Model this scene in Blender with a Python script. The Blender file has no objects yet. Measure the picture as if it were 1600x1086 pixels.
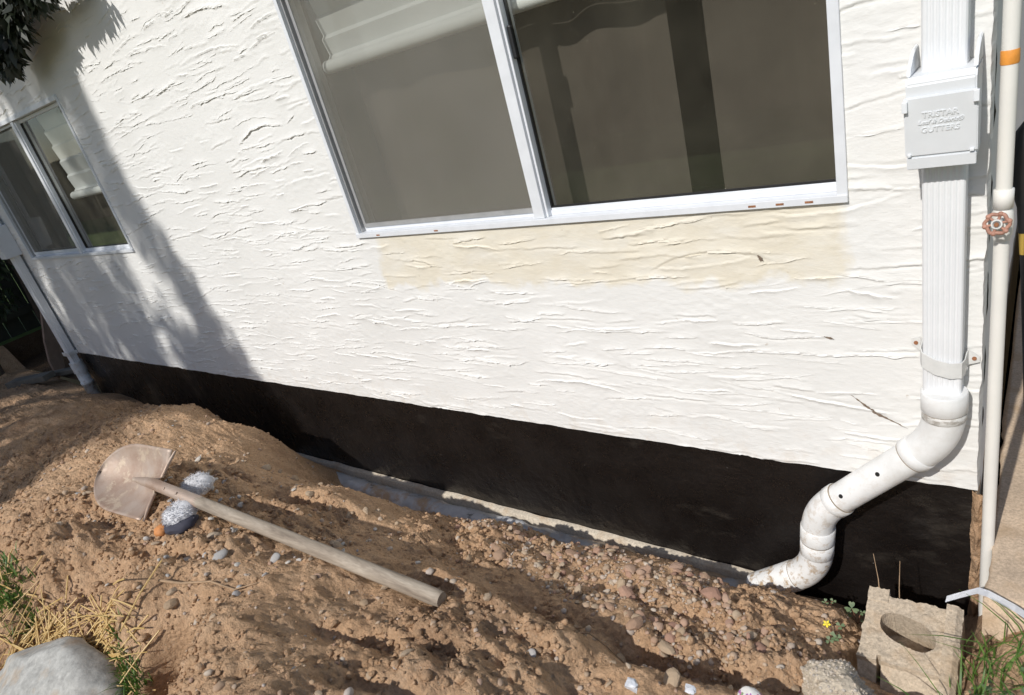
import bpy, bmesh, math, random
import numpy as np
from mathutils import Matrix, Vector, Euler
random.seed(7); rng = np.random.default_rng(7)
sc = bpy.context.scene
COL = sc.collection

# ------------------------------------------------------------------ camera
CAM = Vector((0.0, -1.6, 1.235))
cd = bpy.data.cameras.new('camera'); cam = bpy.data.objects.new('camera', cd); COL.objects.link(cam)
cd.sensor_width = 36.0; cd.lens = 36.0 * 1033.0 / 1600.0
cd.clip_start = 0.02; cd.clip_end = 500
rt = Vector((.78558, .56680, -.24819)); up = Vector((-.05432, .46273, .88483)); bk = Vector((.61637, -.68163, .39430))
m = Matrix((rt, up, bk)).transposed().to_4x4(); m.translation = CAM
cam.matrix_world = m
cd.dof.use_dof = True; cd.dof.focus_distance = 2.2; cd.dof.aperture_fstop = 9.0
sc.camera = cam

# ------------------------------------------------------------------ sky and sun
SUN = Vector((0.085, 1.0, -0.88)).normalized()          # direction the light travels
w = bpy.data.worlds.new('World'); sc.world = w; w.use_nodes = True
wn = w.node_tree; wn.nodes.clear()
sky = wn.nodes.new('ShaderNodeTexSky'); sky.sky_type = 'NISHITA'; sky.sun_disc = False
sky.sun_elevation = math.asin(-SUN.z); sky.sun_rotation = math.atan2(-SUN.x, -SUN.y)
bg = wn.nodes.new('ShaderNodeBackground'); bg.inputs['Strength'].default_value = 0.10
wo = wn.nodes.new('ShaderNodeOutputWorld')
wn.links.new(sky.outputs[0], bg.inputs[0]); wn.links.new(bg.outputs[0], wo.inputs[0])
sd = bpy.data.lights.new('sun', 'SUN'); sd.energy = 3.75; sd.angle = math.radians(0.8); sd.color = (1.0, 0.965, 0.915)
so = bpy.data.objects.new('sun', sd); COL.objects.link(so)
so.rotation_euler = SUN.to_track_quat('-Z', 'Y').to_euler(); so.location = (0, -20, 15)
vs = sc.view_settings; vs.view_transform = 'Standard'; vs.look = 'None'; vs.exposure = 0.0; vs.gamma = 1.0
vs.use_curve_mapping = False

# ------------------------------------------------------------------ helpers
def mesh_from(name, V, F):
    me = bpy.data.meshes.new(name); me.from_pydata([tuple(v) for v in V], [], F); me.update(); return me
def link(name, me, mat, parent=None, smooth=False, loc=None):
    o = bpy.data.objects.new(name, me); COL.objects.link(o)
    if mat and len(me.materials) == 0: me.materials.append(mat)
    if smooth: me.polygons.foreach_set('use_smooth', [True] * len(me.polygons))
    if parent:
        o.parent = parent
        o.matrix_parent_inverse = Matrix.Translation(-root_loc(parent))
    if loc is not None: o.location = loc
    return o
def root_loc(p):
    v = Vector(p.location)
    while p.parent:
        p = p.parent
        if p.type == 'EMPTY': v = Vector((0, 0, 0))
    return v if p.type == 'EMPTY' and v.length else (Vector(p.location) if p.type == 'EMPTY' and False else v)
def obj(name, bm, mat, parent=None, smooth=False):
    me = bpy.data.meshes.new(name); bmesh.ops.recalc_face_normals(bm, faces=bm.faces[:]); bm.to_mesh(me); bm.free()
    o = bpy.data.objects.new(name, me); COL.objects.link(o)
    if mat: me.materials.append(mat)
    if smooth: me.polygons.foreach_set('use_smooth', [True] * len(me.polygons))
    if parent: o.parent = parent
    return o
def tag(o, label, cat, group=None):
    o['label'] = label; o['category'] = cat
    if group: o['group'] = group
    return o
def thing(name, label, cat, group=None):
    # all part meshes are modelled in world units, so the Empty sits at the origin of the house corner
    o = bpy.data.objects.new(name, None); COL.objects.link(o); o.empty_display_size = .05
    return tag(o, label, cat, group)
def settle(root, base):
    """put the Empty at the thing's base without moving its parts"""
    base = Vector(base); root.location = base
    for ch in root.children: ch.location = Vector(ch.location) - base
def box(bm, x0, x1, y0, y1, z0, z1, bevel=0):
    r = bmesh.ops.create_cube(bm, size=1.0)
    bmesh.ops.scale(bm, verts=r['verts'], vec=(x1 - x0, y1 - y0, z1 - z0))
    bmesh.ops.translate(bm, verts=r['verts'], vec=((x0 + x1) / 2, (y0 + y1) / 2, (z0 + z1) / 2))
    if bevel:
        es = list({e for v in r['verts'] for e in v.link_edges})
        bmesh.ops.bevel(bm, geom=es, offset=bevel, segments=2, affect='EDGES', profile=.5)
def B(name, mat, parent, *boxes, bevel=0, smooth=False):
    bm = bmesh.new()
    for b in boxes: box(bm, *b, bevel=bevel)
    return obj(name, bm, mat, parent, smooth)
def sweep(bm, pts, radii, seg=20, cap=True, prof=None, upv=Vector((0, 1, 0))):
    pts = [Vector(p) for p in pts]; n = len(pts); rings = []
    if not hasattr(radii, '__len__'): radii = [radii] * n
    d0 = (pts[1] - pts[0]).normalized()
    a = upv if abs(d0.dot(upv)) < .95 else Vector((1, 0, 0))
    u = (a - d0 * a.dot(d0)).normalized()
    for i, p in enumerate(pts):
        d = ((pts[min(i + 1, n - 1)] - p).normalized() + (p - pts[max(i - 1, 0)]).normalized())
        d = d.normalized() if d.length > 1e-6 else d0
        u = (u - d * u.dot(d)).normalized(); v = d.cross(u)
        ring = []
        for k in range(seg):
            t = 2 * math.pi * k / seg
            c, s = (math.cos(t), math.sin(t)) if prof is None else prof[k]
            ring.append(bm.verts.new(p + (u * c + v * s) * radii[i]))
        rings.append(ring)
    for r0, r1 in zip(rings, rings[1:]):
        for k in range(seg): bm.faces.new((r0[k], r0[(k + 1) % seg], r1[(k + 1) % seg], r1[k]))
    if cap:
        bm.faces.new([bm.verts.new(v.co) for v in rings[0][::-1]]); bm.faces.new([bm.verts.new(v.co) for v in rings[-1]])
def tube(name, mat, parent, pts, radii, seg=20, cap=True, smooth=True):
    bm = bmesh.new(); sweep(bm, pts, radii, seg, cap); return obj(name, bm, mat, parent, smooth)
def arc(p0, pc, p1, n=8, t=1.0):
    """rounded corner from p0 to p1 about pc (quadratic)"""
    p0, pc, p1 = Vector(p0), Vector(pc), Vector(p1)
    return [(1 - s) ** 2 * p0 + 2 * s * (1 - s) * pc + s * s * p1 for s in [i / n for i in range(n + 1)]]
def sstep(a, b, x):
    t = np.clip((x - a) / (b - a), 0, 1); return t * t * (3 - 2 * t)
def vnoise(x, y, seed):
    r = np.random.default_rng(seed); T = r.random((256, 256)).astype(np.float32)
    xi = np.floor(x).astype(np.int64); yi = np.floor(y).astype(np.int64)
    fx = x - xi; fy = y - yi; fx = fx * fx * fx * (fx * (fx * 6 - 15) + 10); fy = fy * fy * fy * (fy * (fy * 6 - 15) + 10)
    g = lambda a, b: T[a & 255, b & 255]
    return ((g(xi, yi) * (1 - fx) + g(xi + 1, yi) * fx) * (1 - fy) + (g(xi, yi + 1) * (1 - fx) + g(xi + 1, yi + 1) * fx) * fy) * 2 - 1
def fbm(x, y, seed, octv=4, gain=.5):
    s = 0; a = 1
    for k in range(octv):
        ang = .6 * k; c, sn = math.cos(ang), math.sin(ang); f = 2.0 ** k
        s = s + a * vnoise((x * c - y * sn) * f + 17.3 * k, (x * sn + y * c) * f + 9.1 * k, seed + k); a *= gain
    return s
def grid_mesh(name, P, keep=None):
    """P: (rows, cols, 3) array -> quad mesh; keep: (rows-1, cols-1) mask"""
    R, C, _ = P.shape
    idx = np.arange(R * C).reshape(R, C)
    q = np.stack([idx[:-1, :-1], idx[:-1, 1:], idx[1:, 1:], idx[1:, :-1]], -1)
    q = q[keep] if keep is not None else q.reshape(-1, 4)
    used = np.zeros(R * C, bool); used[q.ravel()] = True
    remap = np.cumsum(used) - 1
    V = P.reshape(-1, 3)[used]; q = remap[q]
    return raw_mesh(name, V, q)
def raw_mesh(name, V, q):
    k = q.shape[1]
    me = bpy.data.meshes.new(name)
    me.vertices.add(len(V)); me.vertices.foreach_set('co', np.ascontiguousarray(V, dtype=np.float32).ravel())
    me.loops.add(q.size); me.loops.foreach_set('vertex_index', np.ascontiguousarray(q, dtype=np.int32).ravel())
    me.polygons.add(len(q)); me.polygons.foreach_set('loop_start', np.arange(0, q.size, k, dtype=np.int32))
    me.polygons.foreach_set('loop_total', np.full(len(q), k, dtype=np.int32))
    me.update(calc_edges=True); return me

# ------------------------------------------------------------------ materials
class NT:
    def __init__(s, name):
        s.m = bpy.data.materials.new(name); s.m.use_nodes = True; s.t = s.m.node_tree; s.t.nodes.clear()
        s.out = s.n('ShaderNodeOutputMaterial')
    def n(s, typ, **kw):
        nd = s.t.nodes.new(typ)
        for k, v in kw.items(): setattr(nd, k, v)
        return nd
    def l(s, a, b): s.t.links.new(a, b)
    def coord(s, obj_space=True):
        if not hasattr(s, '_c'): s._c = s.n('ShaderNodeTexCoord')
        return s._c.outputs['Object']
    def noise(s, scale, detail=4, rough=.55, stretch=None, dist=0):
        nd = s.n('ShaderNodeTexNoise'); nd.inputs['Scale'].default_value = scale; nd.inputs['Detail'].default_value = detail
        nd.inputs['Roughness'].default_value = rough; nd.inputs['Distortion'].default_value = dist
        src = s.coord()
        if stretch:
            mp = s.n('ShaderNodeMapping'); mp.inputs['Scale'].default_value = stretch; s.l(src, mp.inputs['Vector']); src = mp.outputs[0]
        s.l(src, nd.inputs['Vector']); return nd.outputs['Fac']
    def ramp(s, fac, stops):
        r = s.n('ShaderNodeValToRGB'); e = r.color_ramp.elements
        while len(e) < len(stops): e.new(.5)
        for el, (p, c) in zip(e, stops):
            el.position = p; el.color = (*c, 1) if len(c) == 3 else c
        s.l(fac, r.inputs[0]); return r.outputs[0]
    def mix(s, fac, a, b, mode='MIX'):
        nd = s.n('ShaderNodeMix', data_type='RGBA', blend_type=mode)
        for sock, v in ((nd.inputs[0], fac), (nd.inputs[6], a), (nd.inputs[7], b)):
            if hasattr(v, 'default_value') or hasattr(v, 'is_output'): s.l(v, sock)
            elif isinstance(v, (int, float)): sock.default_value = v
            else: sock.default_value = (*v, 1)
        return nd.outputs[2]
    def math(s, op, a, b=0.0, clamp=False):
        nd = s.n('ShaderNodeMath', operation=op, use_clamp=clamp)
        for sock, v in ((nd.inputs[0], a), (nd.inputs[1], b)):
            if isinstance(v, (int, float)): sock.default_value = v
            else: s.l(v, sock)
        return nd.outputs[0]
    def maprange(s, v, a, b, c=0, d=1):
        nd = s.n('ShaderNodeMapRange'); s.l(v, nd.inputs[0])
        for i, q in enumerate((a, b, c, d)): nd.inputs[1 + i].default_value = q
        return nd.outputs[0]
    def bump(s, h, strength, dist):
        b = s.n('ShaderNodeBump'); b.inputs['Strength'].default_value = strength; b.inputs['Distance'].default_value = dist
        s.l(h, b.inputs['Height']); return b.outputs[0]
    def pbr(s, col, rough=.6, bump=None, **kw):
        p = s.n('ShaderNodeBsdfPrincipled')
        for nm, v in (('Base Color', col), ('Roughness', rough)):
            if isinstance(v, (int, float)): p.inputs[nm].default_value = v
            elif isinstance(v, tuple): p.inputs[nm].default_value = (*v, 1)
            else: s.l(v, p.inputs[nm])
        for k, v in kw.items():
            k = k.replace('_', ' ')
            if isinstance(v, (int, float)): p.inputs[k].default_value = v
            elif isinstance(v, tuple): p.inputs[k].default_value = v
            else: s.l(v, p.inputs[k])
        if bump is not None: s.l(bump, p.inputs['Normal'])
        s.l(p.outputs[0], s.out.inputs[0]); return s.m
def simple(name, col, rough=.6, var=.12, scale=30, bump=.0, **kw):
    t = NT(name); n = t.noise(scale, 5)
    c = t.ramp(n, [(.25, tuple(x * (1 - var) for x in col)), (.75, tuple(min(1, x * (1 + var)) for x in col))])
    b = t.bump(t.noise(scale * 6, 3), bump, .002) if bump else None
    return t.pbr(c, rough, b, **kw)

def mat_stucco():
    t = NT('white_stucco_paint')
    sep = t.n('ShaderNodeSeparateXYZ'); t.l(t.coord(), sep.inputs[0])
    edge = t.noise(7, 4); e2 = t.noise(35, 3)
    wob = t.math('ADD', t.math('MULTIPLY', t.math('SUBTRACT', edge, .5), .16), t.math('MULTIPLY', t.math('SUBTRACT', e2, .5), .035))
    X = t.math('ADD', sep.outputs[0], wob); Z = t.math('ADD', sep.outputs[2], t.math('MULTIPLY', wob, .9))
    # repair patch of cream paint under the window: bottom rises to the left end
    mx = t.math('MULTIPLY', t.maprange(X, -1.99, -1.95), t.maprange(X, -.345, -.375))
    zb = t.math('MULTIPLY_ADD', sep.outputs[0], .0); zb.node.inputs[2].default_value = .56
    mz = t.maprange(t.math('SUBTRACT', Z, zb), -.012, .012)
    mz2 = t.maprange(Z, .84, .80)
    patch = t.math('MULTIPLY', t.math('MULTIPLY', mx, mz), mz2)
    base = t.ramp(t.noise(2.2, 6), [(.3, (.725, .72, .695)), (.7, (.775, .77, .748))])
    cream = t.ramp(t.noise(9, 5), [(.3, (.69, .635, .52)), (.7, (.74, .695, .59))])
    pf = t.math('MULTIPLY', patch, t.maprange(t.noise(5, 6, .65, (1, 1, 2.5)), .30, .55, .6, 1.0))
    col = t.mix(pf, base, cream)
    # dirt splashes near the ground
    low = t.maprange(sep.outputs[2], .16, .0)
    dirt = t.math('MULTIPLY', t.math('MULTIPLY', low, t.maprange(t.noise(18, 6, .65), .5, .75)), .45)
    col = t.mix(dirt, col, (.55, .45, .34))
    sp = t.math('MULTIPLY', t.maprange(t.noise(55, 4, .6), .70, .76), .5)
    col = t.mix(sp, col, (.42, .34, .25))
    b = t.bump(t.noise(160, 4, .6), .35, .0012)
    b2 = t.bump(t.noise(45, 3, .6, (1, 1, 2.6)), .35, .003); b2.node.inputs['Normal']
    t.l(b, b2.node.inputs['Normal'])
    return t.pbr(col, .75, b2)
def mat_tar():
    t = NT('black_asphalt_coating')
    vor = t.n('ShaderNodeTexVoronoi'); vor.inputs['Scale'].default_value = 60; t.l(t.coord(), vor.inputs['Vector'])
    spk = t.math('LESS_THAN', vor.outputs['Distance'], .055)
    pick = t.math('GREATER_THAN', t.noise(11, 6, .75), .60)
    spk = t.math('MULTIPLY', spk, pick)
    base = t.ramp(t.noise(5, 6), [(.3, (.0055, .0043, .004)), (.7, (.013, .0105, .0095))])
    dust = t.math('MULTIPLY', t.maprange(t.noise(2.3, 7, .68, (1, 1, 2.2)), .60, .82), .16)
    base = t.mix(dust, base, (.30, .26, .21))
    col = t.mix(t.math('MULTIPLY', spk, .6), base, (.62, .60, .56))
    r = t.ramp(t.noise(9, 5), [(.3, (.20,) * 3), (.75, (.46,) * 3)])
    b = t.bump(t.math('ADD', t.noise(70, 5, .65), t.noise(7, 4, .6, (1, 1, 3))), .55, .005)
    return t.pbr(col, r, b)
def mat_dirt(name='dry_soil', k=1.62):
    t = NT(name)
    n1 = t.noise(1.3, 5); n2 = t.noise(14, 6, .65); n3 = t.noise(120, 4, .7)
    a = t.ramp(n1, [(.32, (.338 * k, .208 * k, .119 * k)), (.68, (.408 * k, .273 * k, .170 * k))])
    bcol = t.ramp(n2, [(.25, (.225 * k, .138 * k, .078 * k)), (.5, (.365 * k, .242 * k, .148 * k)), (.8, (.45 * k, .326 * k, .220 * k))])
    c = t.mix(.55, a, bcol)
    damp = t.maprange(t.noise(2.6, 6, .68, None, .6), .52, .66, 0, .52)
    c = t.mix(damp, c, (.155 * k, .090 * k, .055 * k))
    g = t.ramp(n3, [(.3, (.62,) * 3), (.7, (1.25,) * 3)])
    c = t.mix(.65, c, g, 'MULTIPLY')
    vor = t.n('ShaderNodeTexVoronoi'); vor.inputs['Scale'].default_value = 130; t.l(t.coord(), vor.inputs['Vector'])
    gr = t.math('MULTIPLY', t.math('LESS_THAN', vor.outputs['Distance'], .22), t.maprange(t.noise(9, 3), .5, .6))
    c = t.mix(t.math('MULTIPLY', gr, .55), c, (.50, .42, .33))
    vb = t.n('ShaderNodeTexVoronoi'); vb.inputs['Scale'].default_value = 75; t.l(t.coord(), vb.inputs['Vector'])
    h = t.math('ADD', t.math('ADD', t.noise(60, 6, .75), t.math('MULTIPLY', t.noise(260, 3, .7), .4)), t.math('MULTIPLY', vb.outputs['Distance'], -.5))
    return t.pbr(c, .95, t.bump(h, 1.0, .011), Specular_IOR_Level=.15)
def mat_pvc():
    t = NT('white_pvc')
    n = t.noise(14, 6, .65)
    c = t.ramp(n, [(.3, (.70, .70, .68)), (.6, (.80, .80, .79))])
    sep = t.n('ShaderNodeSeparateXYZ'); t.l(t.coord(), sep.inputs[0])
    low = t.maprange(sep.outputs[2], .10, -.40)
    d = t.math('MULTIPLY', t.maprange(t.noise(38, 6, .7), .50, .62), t.math('MULTIPLY_ADD', low, .75)); d.node.inputs[1]
    d.node.inputs[1].default_value = 1
    c = t.mix(t.math('MULTIPLY', d, t.math('ADD', t.math('MULTIPLY', low, .75), .16)), c, (.42, .31, .20))
    return t.pbr(c, .38, t.bump(t.noise(9, 2), .15, .002), Specular_IOR_Level=.5)
def mat_wood():
    t = NT('weathered_ash_handle')
    n = t.noise(26, 6, .6, (.06, 1, 1), 1.2); n2 = t.noise(9, 4, .6, (.3, 1, 1)); n3 = t.noise(300, 2, .5, (.02, 1, 1))
    c = t.ramp(n, [(.25, (.15, .115, .085)), (.5, (.33, .275, .215)), (.75, (.45, .39, .315))])
    c = t.mix(t.maprange(n2, .56, .72, 0, .75), c, (.13, .105, .085))
    c = t.mix(.4, c, t.ramp(n3, [(.3, (.6,) * 3), (.7, (1.2,) * 3)]), 'MULTIPLY')
    return t.pbr(c, .85, t.bump(n, .5, .003))
def mat_blade():
    t = NT('rusty_steel_blade')
    r = t.ramp(t.noise(9, 6, .6), [(.3, (.30, .19, .135)), (.5, (.40, .30, .235)), (.7, (.46, .38, .32))])
    mud = t.maprange(t.noise(19, 8, .72), .54, .62)
    c = t.mix(t.math('MULTIPLY', mud, .75), r, (.54, .44, .33))
    return t.pbr(c, t.ramp(t.noise(12, 4), [(.3, (.38,) * 3), (.7, (.62,) * 3)]), t.bump(t.math('ADD', t.noise(60, 5), t.math('MULTIPLY', mud, .5)), .35, .003), Metallic=.25)
def mat_glass(name='window_glass', dirt=True):
    t = NT(name)
    lw = t.n('ShaderNodeLayerWeight'); lw.inputs[0].default_value = .5
    sch = t.math('MULTIPLY_ADD', t.math('POWER', lw.outputs['Facing'], 5.0), .96); sch.node.inputs[2].default_value = .04
    tr = t.n('ShaderNodeBsdfTransparent'); tr.inputs[0].default_value = (.86, .88, .84, 1)
    gl = t.n('ShaderNodeBsdfGlossy'); gl.inputs['Roughness'].default_value = .02
    mx = t.n('ShaderNodeMixShader'); t.l(t.math('MULTIPLY', sch, 1.9, True), mx.inputs[0]); t.l(tr.outputs[0], mx.inputs[1]); t.l(gl.outputs[0], mx.inputs[2])
    df = t.n('ShaderNodeBsdfDiffuse'); df.inputs[0].default_value = (.52, .48, .36, 1)
    vor = t.n('ShaderNodeTexVoronoi'); vor.inputs['Scale'].default_value = 34; t.l(t.coord(), vor.inputs['Vector'])
    spk = t.math('MULTIPLY', t.math('LESS_THAN', vor.outputs['Distance'], .035), .5)
    film = t.maprange(t.noise(4, 6, .6), .35, .8, .03, .09)
    fac = t.math('ADD', film, t.math('MULTIPLY', spk, t.math('GREATER_THAN', t.noise(5, 3), .5)), True)
    m2 = t.n('ShaderNodeMixShader'); t.l(fac, m2.inputs[0]); t.l(mx.outputs[0], m2.inputs[1]); t.l(df.outputs[0], m2.inputs[2])
    t.l(m2.outputs[0], t.out.inputs[0]); return t.m
def mat_screen():
    t = NT('insect_screen_mesh')
    tr = t.n('ShaderNodeBsdfTransparent'); df = t.n('ShaderNodeBsdfDiffuse')
    c = t.ramp(t.noise(3, 5), [(.3, (.30, .29, .25)), (.7, (.36, .345, .305))]); t.l(c, df.inputs[0])
    wv = t.n('ShaderNodeTexWave', wave_type='BANDS', bands_direction='X'); wv.inputs['Scale'].default_value = 180; t.l(t.coord(), wv.inputs['Vector'])
    wz = t.n('ShaderNodeTexWave', wave_type='BANDS', bands_direction='Z'); wz.inputs['Scale'].default_value = 180; t.l(t.coord(), wz.inputs['Vector'])
    f = t.maprange(t.math('MAXIMUM', wv.outputs['Fac'], wz.outputs['Fac']), .2, .9, .18, .44)
    mx = t.n('ShaderNodeMixShader'); t.l(f, mx.inputs[0]); t.l(tr.outputs[0], mx.inputs[1]); t.l(df.outputs[0], mx.inputs[2])
    t.l(mx.outputs[0], t.out.inputs[0]); return t.m
def mat_leaf(name, a, b, scale=40, trans=.25):
    t = NT(name)
    c = t.ramp(t.noise(scale, 3), [(.3, a), (.7, b)])
    df = t.n('ShaderNodeBsdfPrincipled'); t.l(c, df.inputs['Base Color']); df.inputs['Roughness'].default_value = .5
    tl = t.n('ShaderNodeBsdfTranslucent'); t.l(c, tl.inputs[0])
    mx = t.n('ShaderNodeMixShader'); mx.inputs[0].default_value = trans
    t.l(df.outputs[0], mx.inputs[1]); t.l(tl.outputs[0], mx.inputs[2]); t.l(mx.outputs[0], t.out.inputs[0]); return t.m
def mat_stone(name, cols, scale=25):
    t = NT(name)
    inf = t.n('ShaderNodeObjectInfo')
    geo = t.n('ShaderNodeNewGeometry')
    rnd = t.math('FRACT', t.math('ADD', inf.outputs['Random'], geo.outputs['Random Per Island']))
    st = [((i + .0) / max(1, len(cols) - 1), c) for i, c in enumerate(cols)]
    c = t.ramp(rnd, st)
    c = t.mix(.6, c, t.ramp(t.noise(scale, 6, .7), [(.25, (.62,) * 3), (.75, (1.25,) * 3)]), 'MULTIPLY')
    c = t.mix(t.maprange(t.noise(60, 4, .7), .5, .7, 0, .55), c, (.42, .30, .19))
    return t.pbr(c, .85, t.bump(t.noise(120, 4, .7), .5, .002), Specular_IOR_Level=.25)
def mat_concrete(name, col, scale=60, k=.5):
    t = NT(name)
    c = t.ramp(t.noise(7, 6, .6), [(.3, tuple(x * .85 for x in col)), (.7, tuple(x * 1.12 for x in col))])
    c = t.mix(.7, c, t.ramp(t.noise(scale * 3, 4, .7), [(.3, (.55,) * 3), (.7, (1.3,) * 3)]), 'MULTIPLY')
    c = t.mix(t.maprange(t.noise(14, 5), .5, .68, 0, .6), c, (.40, .28, .17))
    return t.pbr(c, .93, t.bump(t.noise(scale * 2.4, 5, .75), k, .006), Specular_IOR_Level=.2)
M = dict(
    stucco=mat_stucco(), tar=mat_tar(), dirt=mat_dirt(), clod=mat_dirt('crumbled_soil', 1.62), pvc=mat_pvc(), wood=mat_wood(), blade=mat_blade(),
    glass=mat_glass(), screen=mat_screen(),
    alu=simple('white_window_aluminium', (.70, .72, .75), .35, .06, 20, Metallic=.0),
    aludark=simple('grey_track_aluminium', (.42, .42, .42), .4, .15, 20, Metallic=.3),
    gutter=simple('white_gutter_enamel', (.76, .77, .78), .35, .04, 12),
    trap=simple('off_white_trap_plastic', (.72, .74, .76), .5, .05, 14, .1),
    strap=simple('painted_metal_strap', (.66, .66, .64), .4, .1, 40, .1),
    rust=simple('rusty_iron', (.30, .13, .06), .8, .4, 90, .4),
    valve=simple('faded_red_handwheel', (.42, .22, .16), .65, .3, 60, .3),
    pipe=simple('white_water_pipe', (.76, .74, .69), .4, .05, 10),
    tape=simple('orange_tape', (.75, .30, .05), .5, .2, 60),
    black=simple('black_plastic', (.014, .014, .015), .45, .2, 20),
    yellow=simple('yellow_plastic', (.45, .30, .06), .5, .1, 20),
    blind=simple('white_blind', (.74, .74, .76), .6, .04, 8),
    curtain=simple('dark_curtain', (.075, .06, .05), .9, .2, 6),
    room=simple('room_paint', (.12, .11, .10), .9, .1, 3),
    slab=mat_concrete('dusty_slab', (.58, .45, .325), 50, .3), block=mat_concrete('grey_block', (.53, .44, .335), 45, .6),
    chunk=mat_concrete('aggregate_concrete', (.60, .52, .41), 34, 1.0),
    boulder=mat_concrete('grey_boulder', (.42, .415, .39), 16, .35),
    grass=mat_leaf('grass_blade', (.05, .13, .02), (.16, .26, .05), 30),
    straw=mat_leaf('dry_straw', (.60, .40, .14), (.78, .58, .28), 30, .15),
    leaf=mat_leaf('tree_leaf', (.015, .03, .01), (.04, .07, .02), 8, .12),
    clover=mat_leaf('clover_leaf', (.10, .17, .07), (.20, .26, .13), 60),
    stem=simple('red_stem', (.22, .10, .06), .7, .3, 60),
    twig=simple('dry_twig', (.34, .23, .14), .85, .3, 60, .3),
    petal=simple('yellow_petal', (.85, .65, .02), .5, .1, 60),
    bark=simple('bark', (.09, .065, .045), .9, .4, 20, .8),
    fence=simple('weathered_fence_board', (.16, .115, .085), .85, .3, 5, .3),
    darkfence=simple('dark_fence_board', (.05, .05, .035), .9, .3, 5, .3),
    lawn=simple('lawn', (.10, .15, .035), .9, .5, 3, .8),
    ribbon=simple('white_plastic_strip', (.72, .74, .78), .35, .05, 20),
    wrap=None, red=None, tan=None, grey=None)
M['red'] = mat_stone('reddish_stone', [(.34, .20, .15), (.42, .26, .19), (.36, .24, .165), (.45, .31, .23), (.30, .17, .13)])
M['tan'] = mat_stone('tan_stone', [(.42, .32, .22), (.46, .36, .26), (.36, .26, .17), (.50, .42, .33)])
M['grey'] = mat_stone('grey_pebble', [(.38, .38, .38), (.50, .48, .45), (.58, .55, .50), (.34, .34, .37)])
M['gravel'] = mat_stone('mixed_gravel', [(.42, .30, .20), (.38, .24, .17), (.46, .36, .26), (.40, .26, .19), (.52, .46, .39), (.36, .25, .16), (.45, .40, .36), (.40, .28, .18)])
def mat_wrap():
    t = NT('plastic_pipe_wrap')
    c = t.ramp(t.noise(9, 6, .6), [(.3, (.40, .41, .43)), (.6, (.60, .60, .61))])
    sep = t.n('ShaderNodeSeparateXYZ'); t.l(t.coord(), sep.inputs[0])
    cov = t.math('ADD', t.noise(7, 6, .65), t.maprange(sep.outputs[0], -1.6, -1.0, -.02, .13))
    c = t.mix(t.maprange(cov, .50, .60, 0, .95), c, (.46, .32, .205))
    c = t.mix(t.maprange(t.noise(30, 5, .7, (.4, 1, 1)), .60, .68, 0, .8), c, (.10, .08, .07))
    return t.pbr(c, .35, t.bump(t.noise(22, 4, .6, (1.6, 1, 1)), .6, .012))
M['wrap'] = mat_wrap()

# ------------------------------------------------------------------ the house
XR, XL = -.085, -5.95                 # right and left corner of the stuccoed wall
BW = (-2.04, -.344, .758, 1.63)       # big window opening x0 x1 z0 z1
SW = (-5.70, -4.01, .775, 1.63)       # small window
house = thing('house', 'white stuccoed house with black coated foundation and two sliding windows', 'house')

# trowelled stucco: a height field of overlapping trowel strokes
def axis(a, b, s0, s1):
    out = [a]
    while out[-1] < b:
        t = (out[-1] - a) / (b - a); out.append(out[-1] + s0 + (s1 - s0) * t)
    out[-1] = b; return np.array(out)
xs = -axis(-XR, -XL, .0038, .0088)[::-1]; zs = np.concatenate([np.arange(0, 1.2, .0034), axis(1.2, 2.30, .0036, .0075)])
def snap(a, v): a[np.argmin(abs(a - v))] = v
for v in BW[:2] + SW[:2]: snap(xs, v)
for v in BW[2:] + SW[2:]: snap(zs, v)
GX, GZ = np.meshgrid(xs, zs)
H = .0010 * fbm(GX * 5, GZ * 9, 11, 4) + .0007 * fbm(GX * 40, GZ * 60, 21, 3)
area_strokes = 2700; LIPS = []
for i in range(area_strokes):
    cx = rng.uniform(XL, XR); cz = rng.uniform(-.02, 2.3)
    L = rng.uniform(.06, .24) * (1.6 if rng.random() < .25 else 1); A = rng.uniform(.0018, .0058) * (1.6 if rng.random() < .14 else 1)
    tilt = rng.normal(0.03, .08); curv = rng.normal(0, .55); flip = -1 if rng.random() < .26 else 1
    soft = rng.uniform(.004, .012); hard = rng.uniform(.0010, .0018)
    i0, i1 = np.searchsorted(xs, [cx - L * .62, cx + L * .62]); j0, j1 = np.searchsorted(zs, [cz - .075, cz + .09])
    if i1 - i0 < 3 or j1 - j0 < 3: continue
    u = (GX[j0:j1, i0:i1] - cx); v = (GZ[j0:j1, i0:i1] - cz) - tilt * u - curv * u * u
    ur = xs[i0:i1] - cx
    ph = rng.uniform(0, 99); jag = .003 * vnoise(ur * 26 + ph, ur * 0 + ph, 3) + .0013 * vnoise(ur * 110 + ph, ur * 0 + ph, 4)
    v = (v - jag[None, :]) * flip
    env = np.clip(1 - (2 * u / L) ** 2, 0, 1) ** .6 * (.72 + .28 * vnoise(ur * 45 + ph, ur * 0 + 7, 5))[None, :]
    g = np.where(v > 0, np.exp(-np.clip(v, 0, 1) / soft), np.exp(np.clip(v, -1, 0) / hard))
    g = g - .55 * np.exp(-((v + .0042) / .0022) ** 2)
    Hs = A * env * g
    if rng.random() < .68: LIPS.append((cx, cz, L, A, tilt, curv, flip, ph))
    sub = H[j0:j1, i0:i1]; H[j0:j1, i0:i1] = np.where(Hs >= 0, np.maximum(sub, sub * .35 + Hs), np.minimum(sub, sub * .35 + Hs))
P = np.stack([GX, -.010 - H, GZ], -1)
bot = .003 * fbm(xs * 9, xs * 0, 31, 4); fade = np.clip(1 - GZ / .05, 0, 1)
P[..., 2] += bot[None, :] * fade
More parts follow.
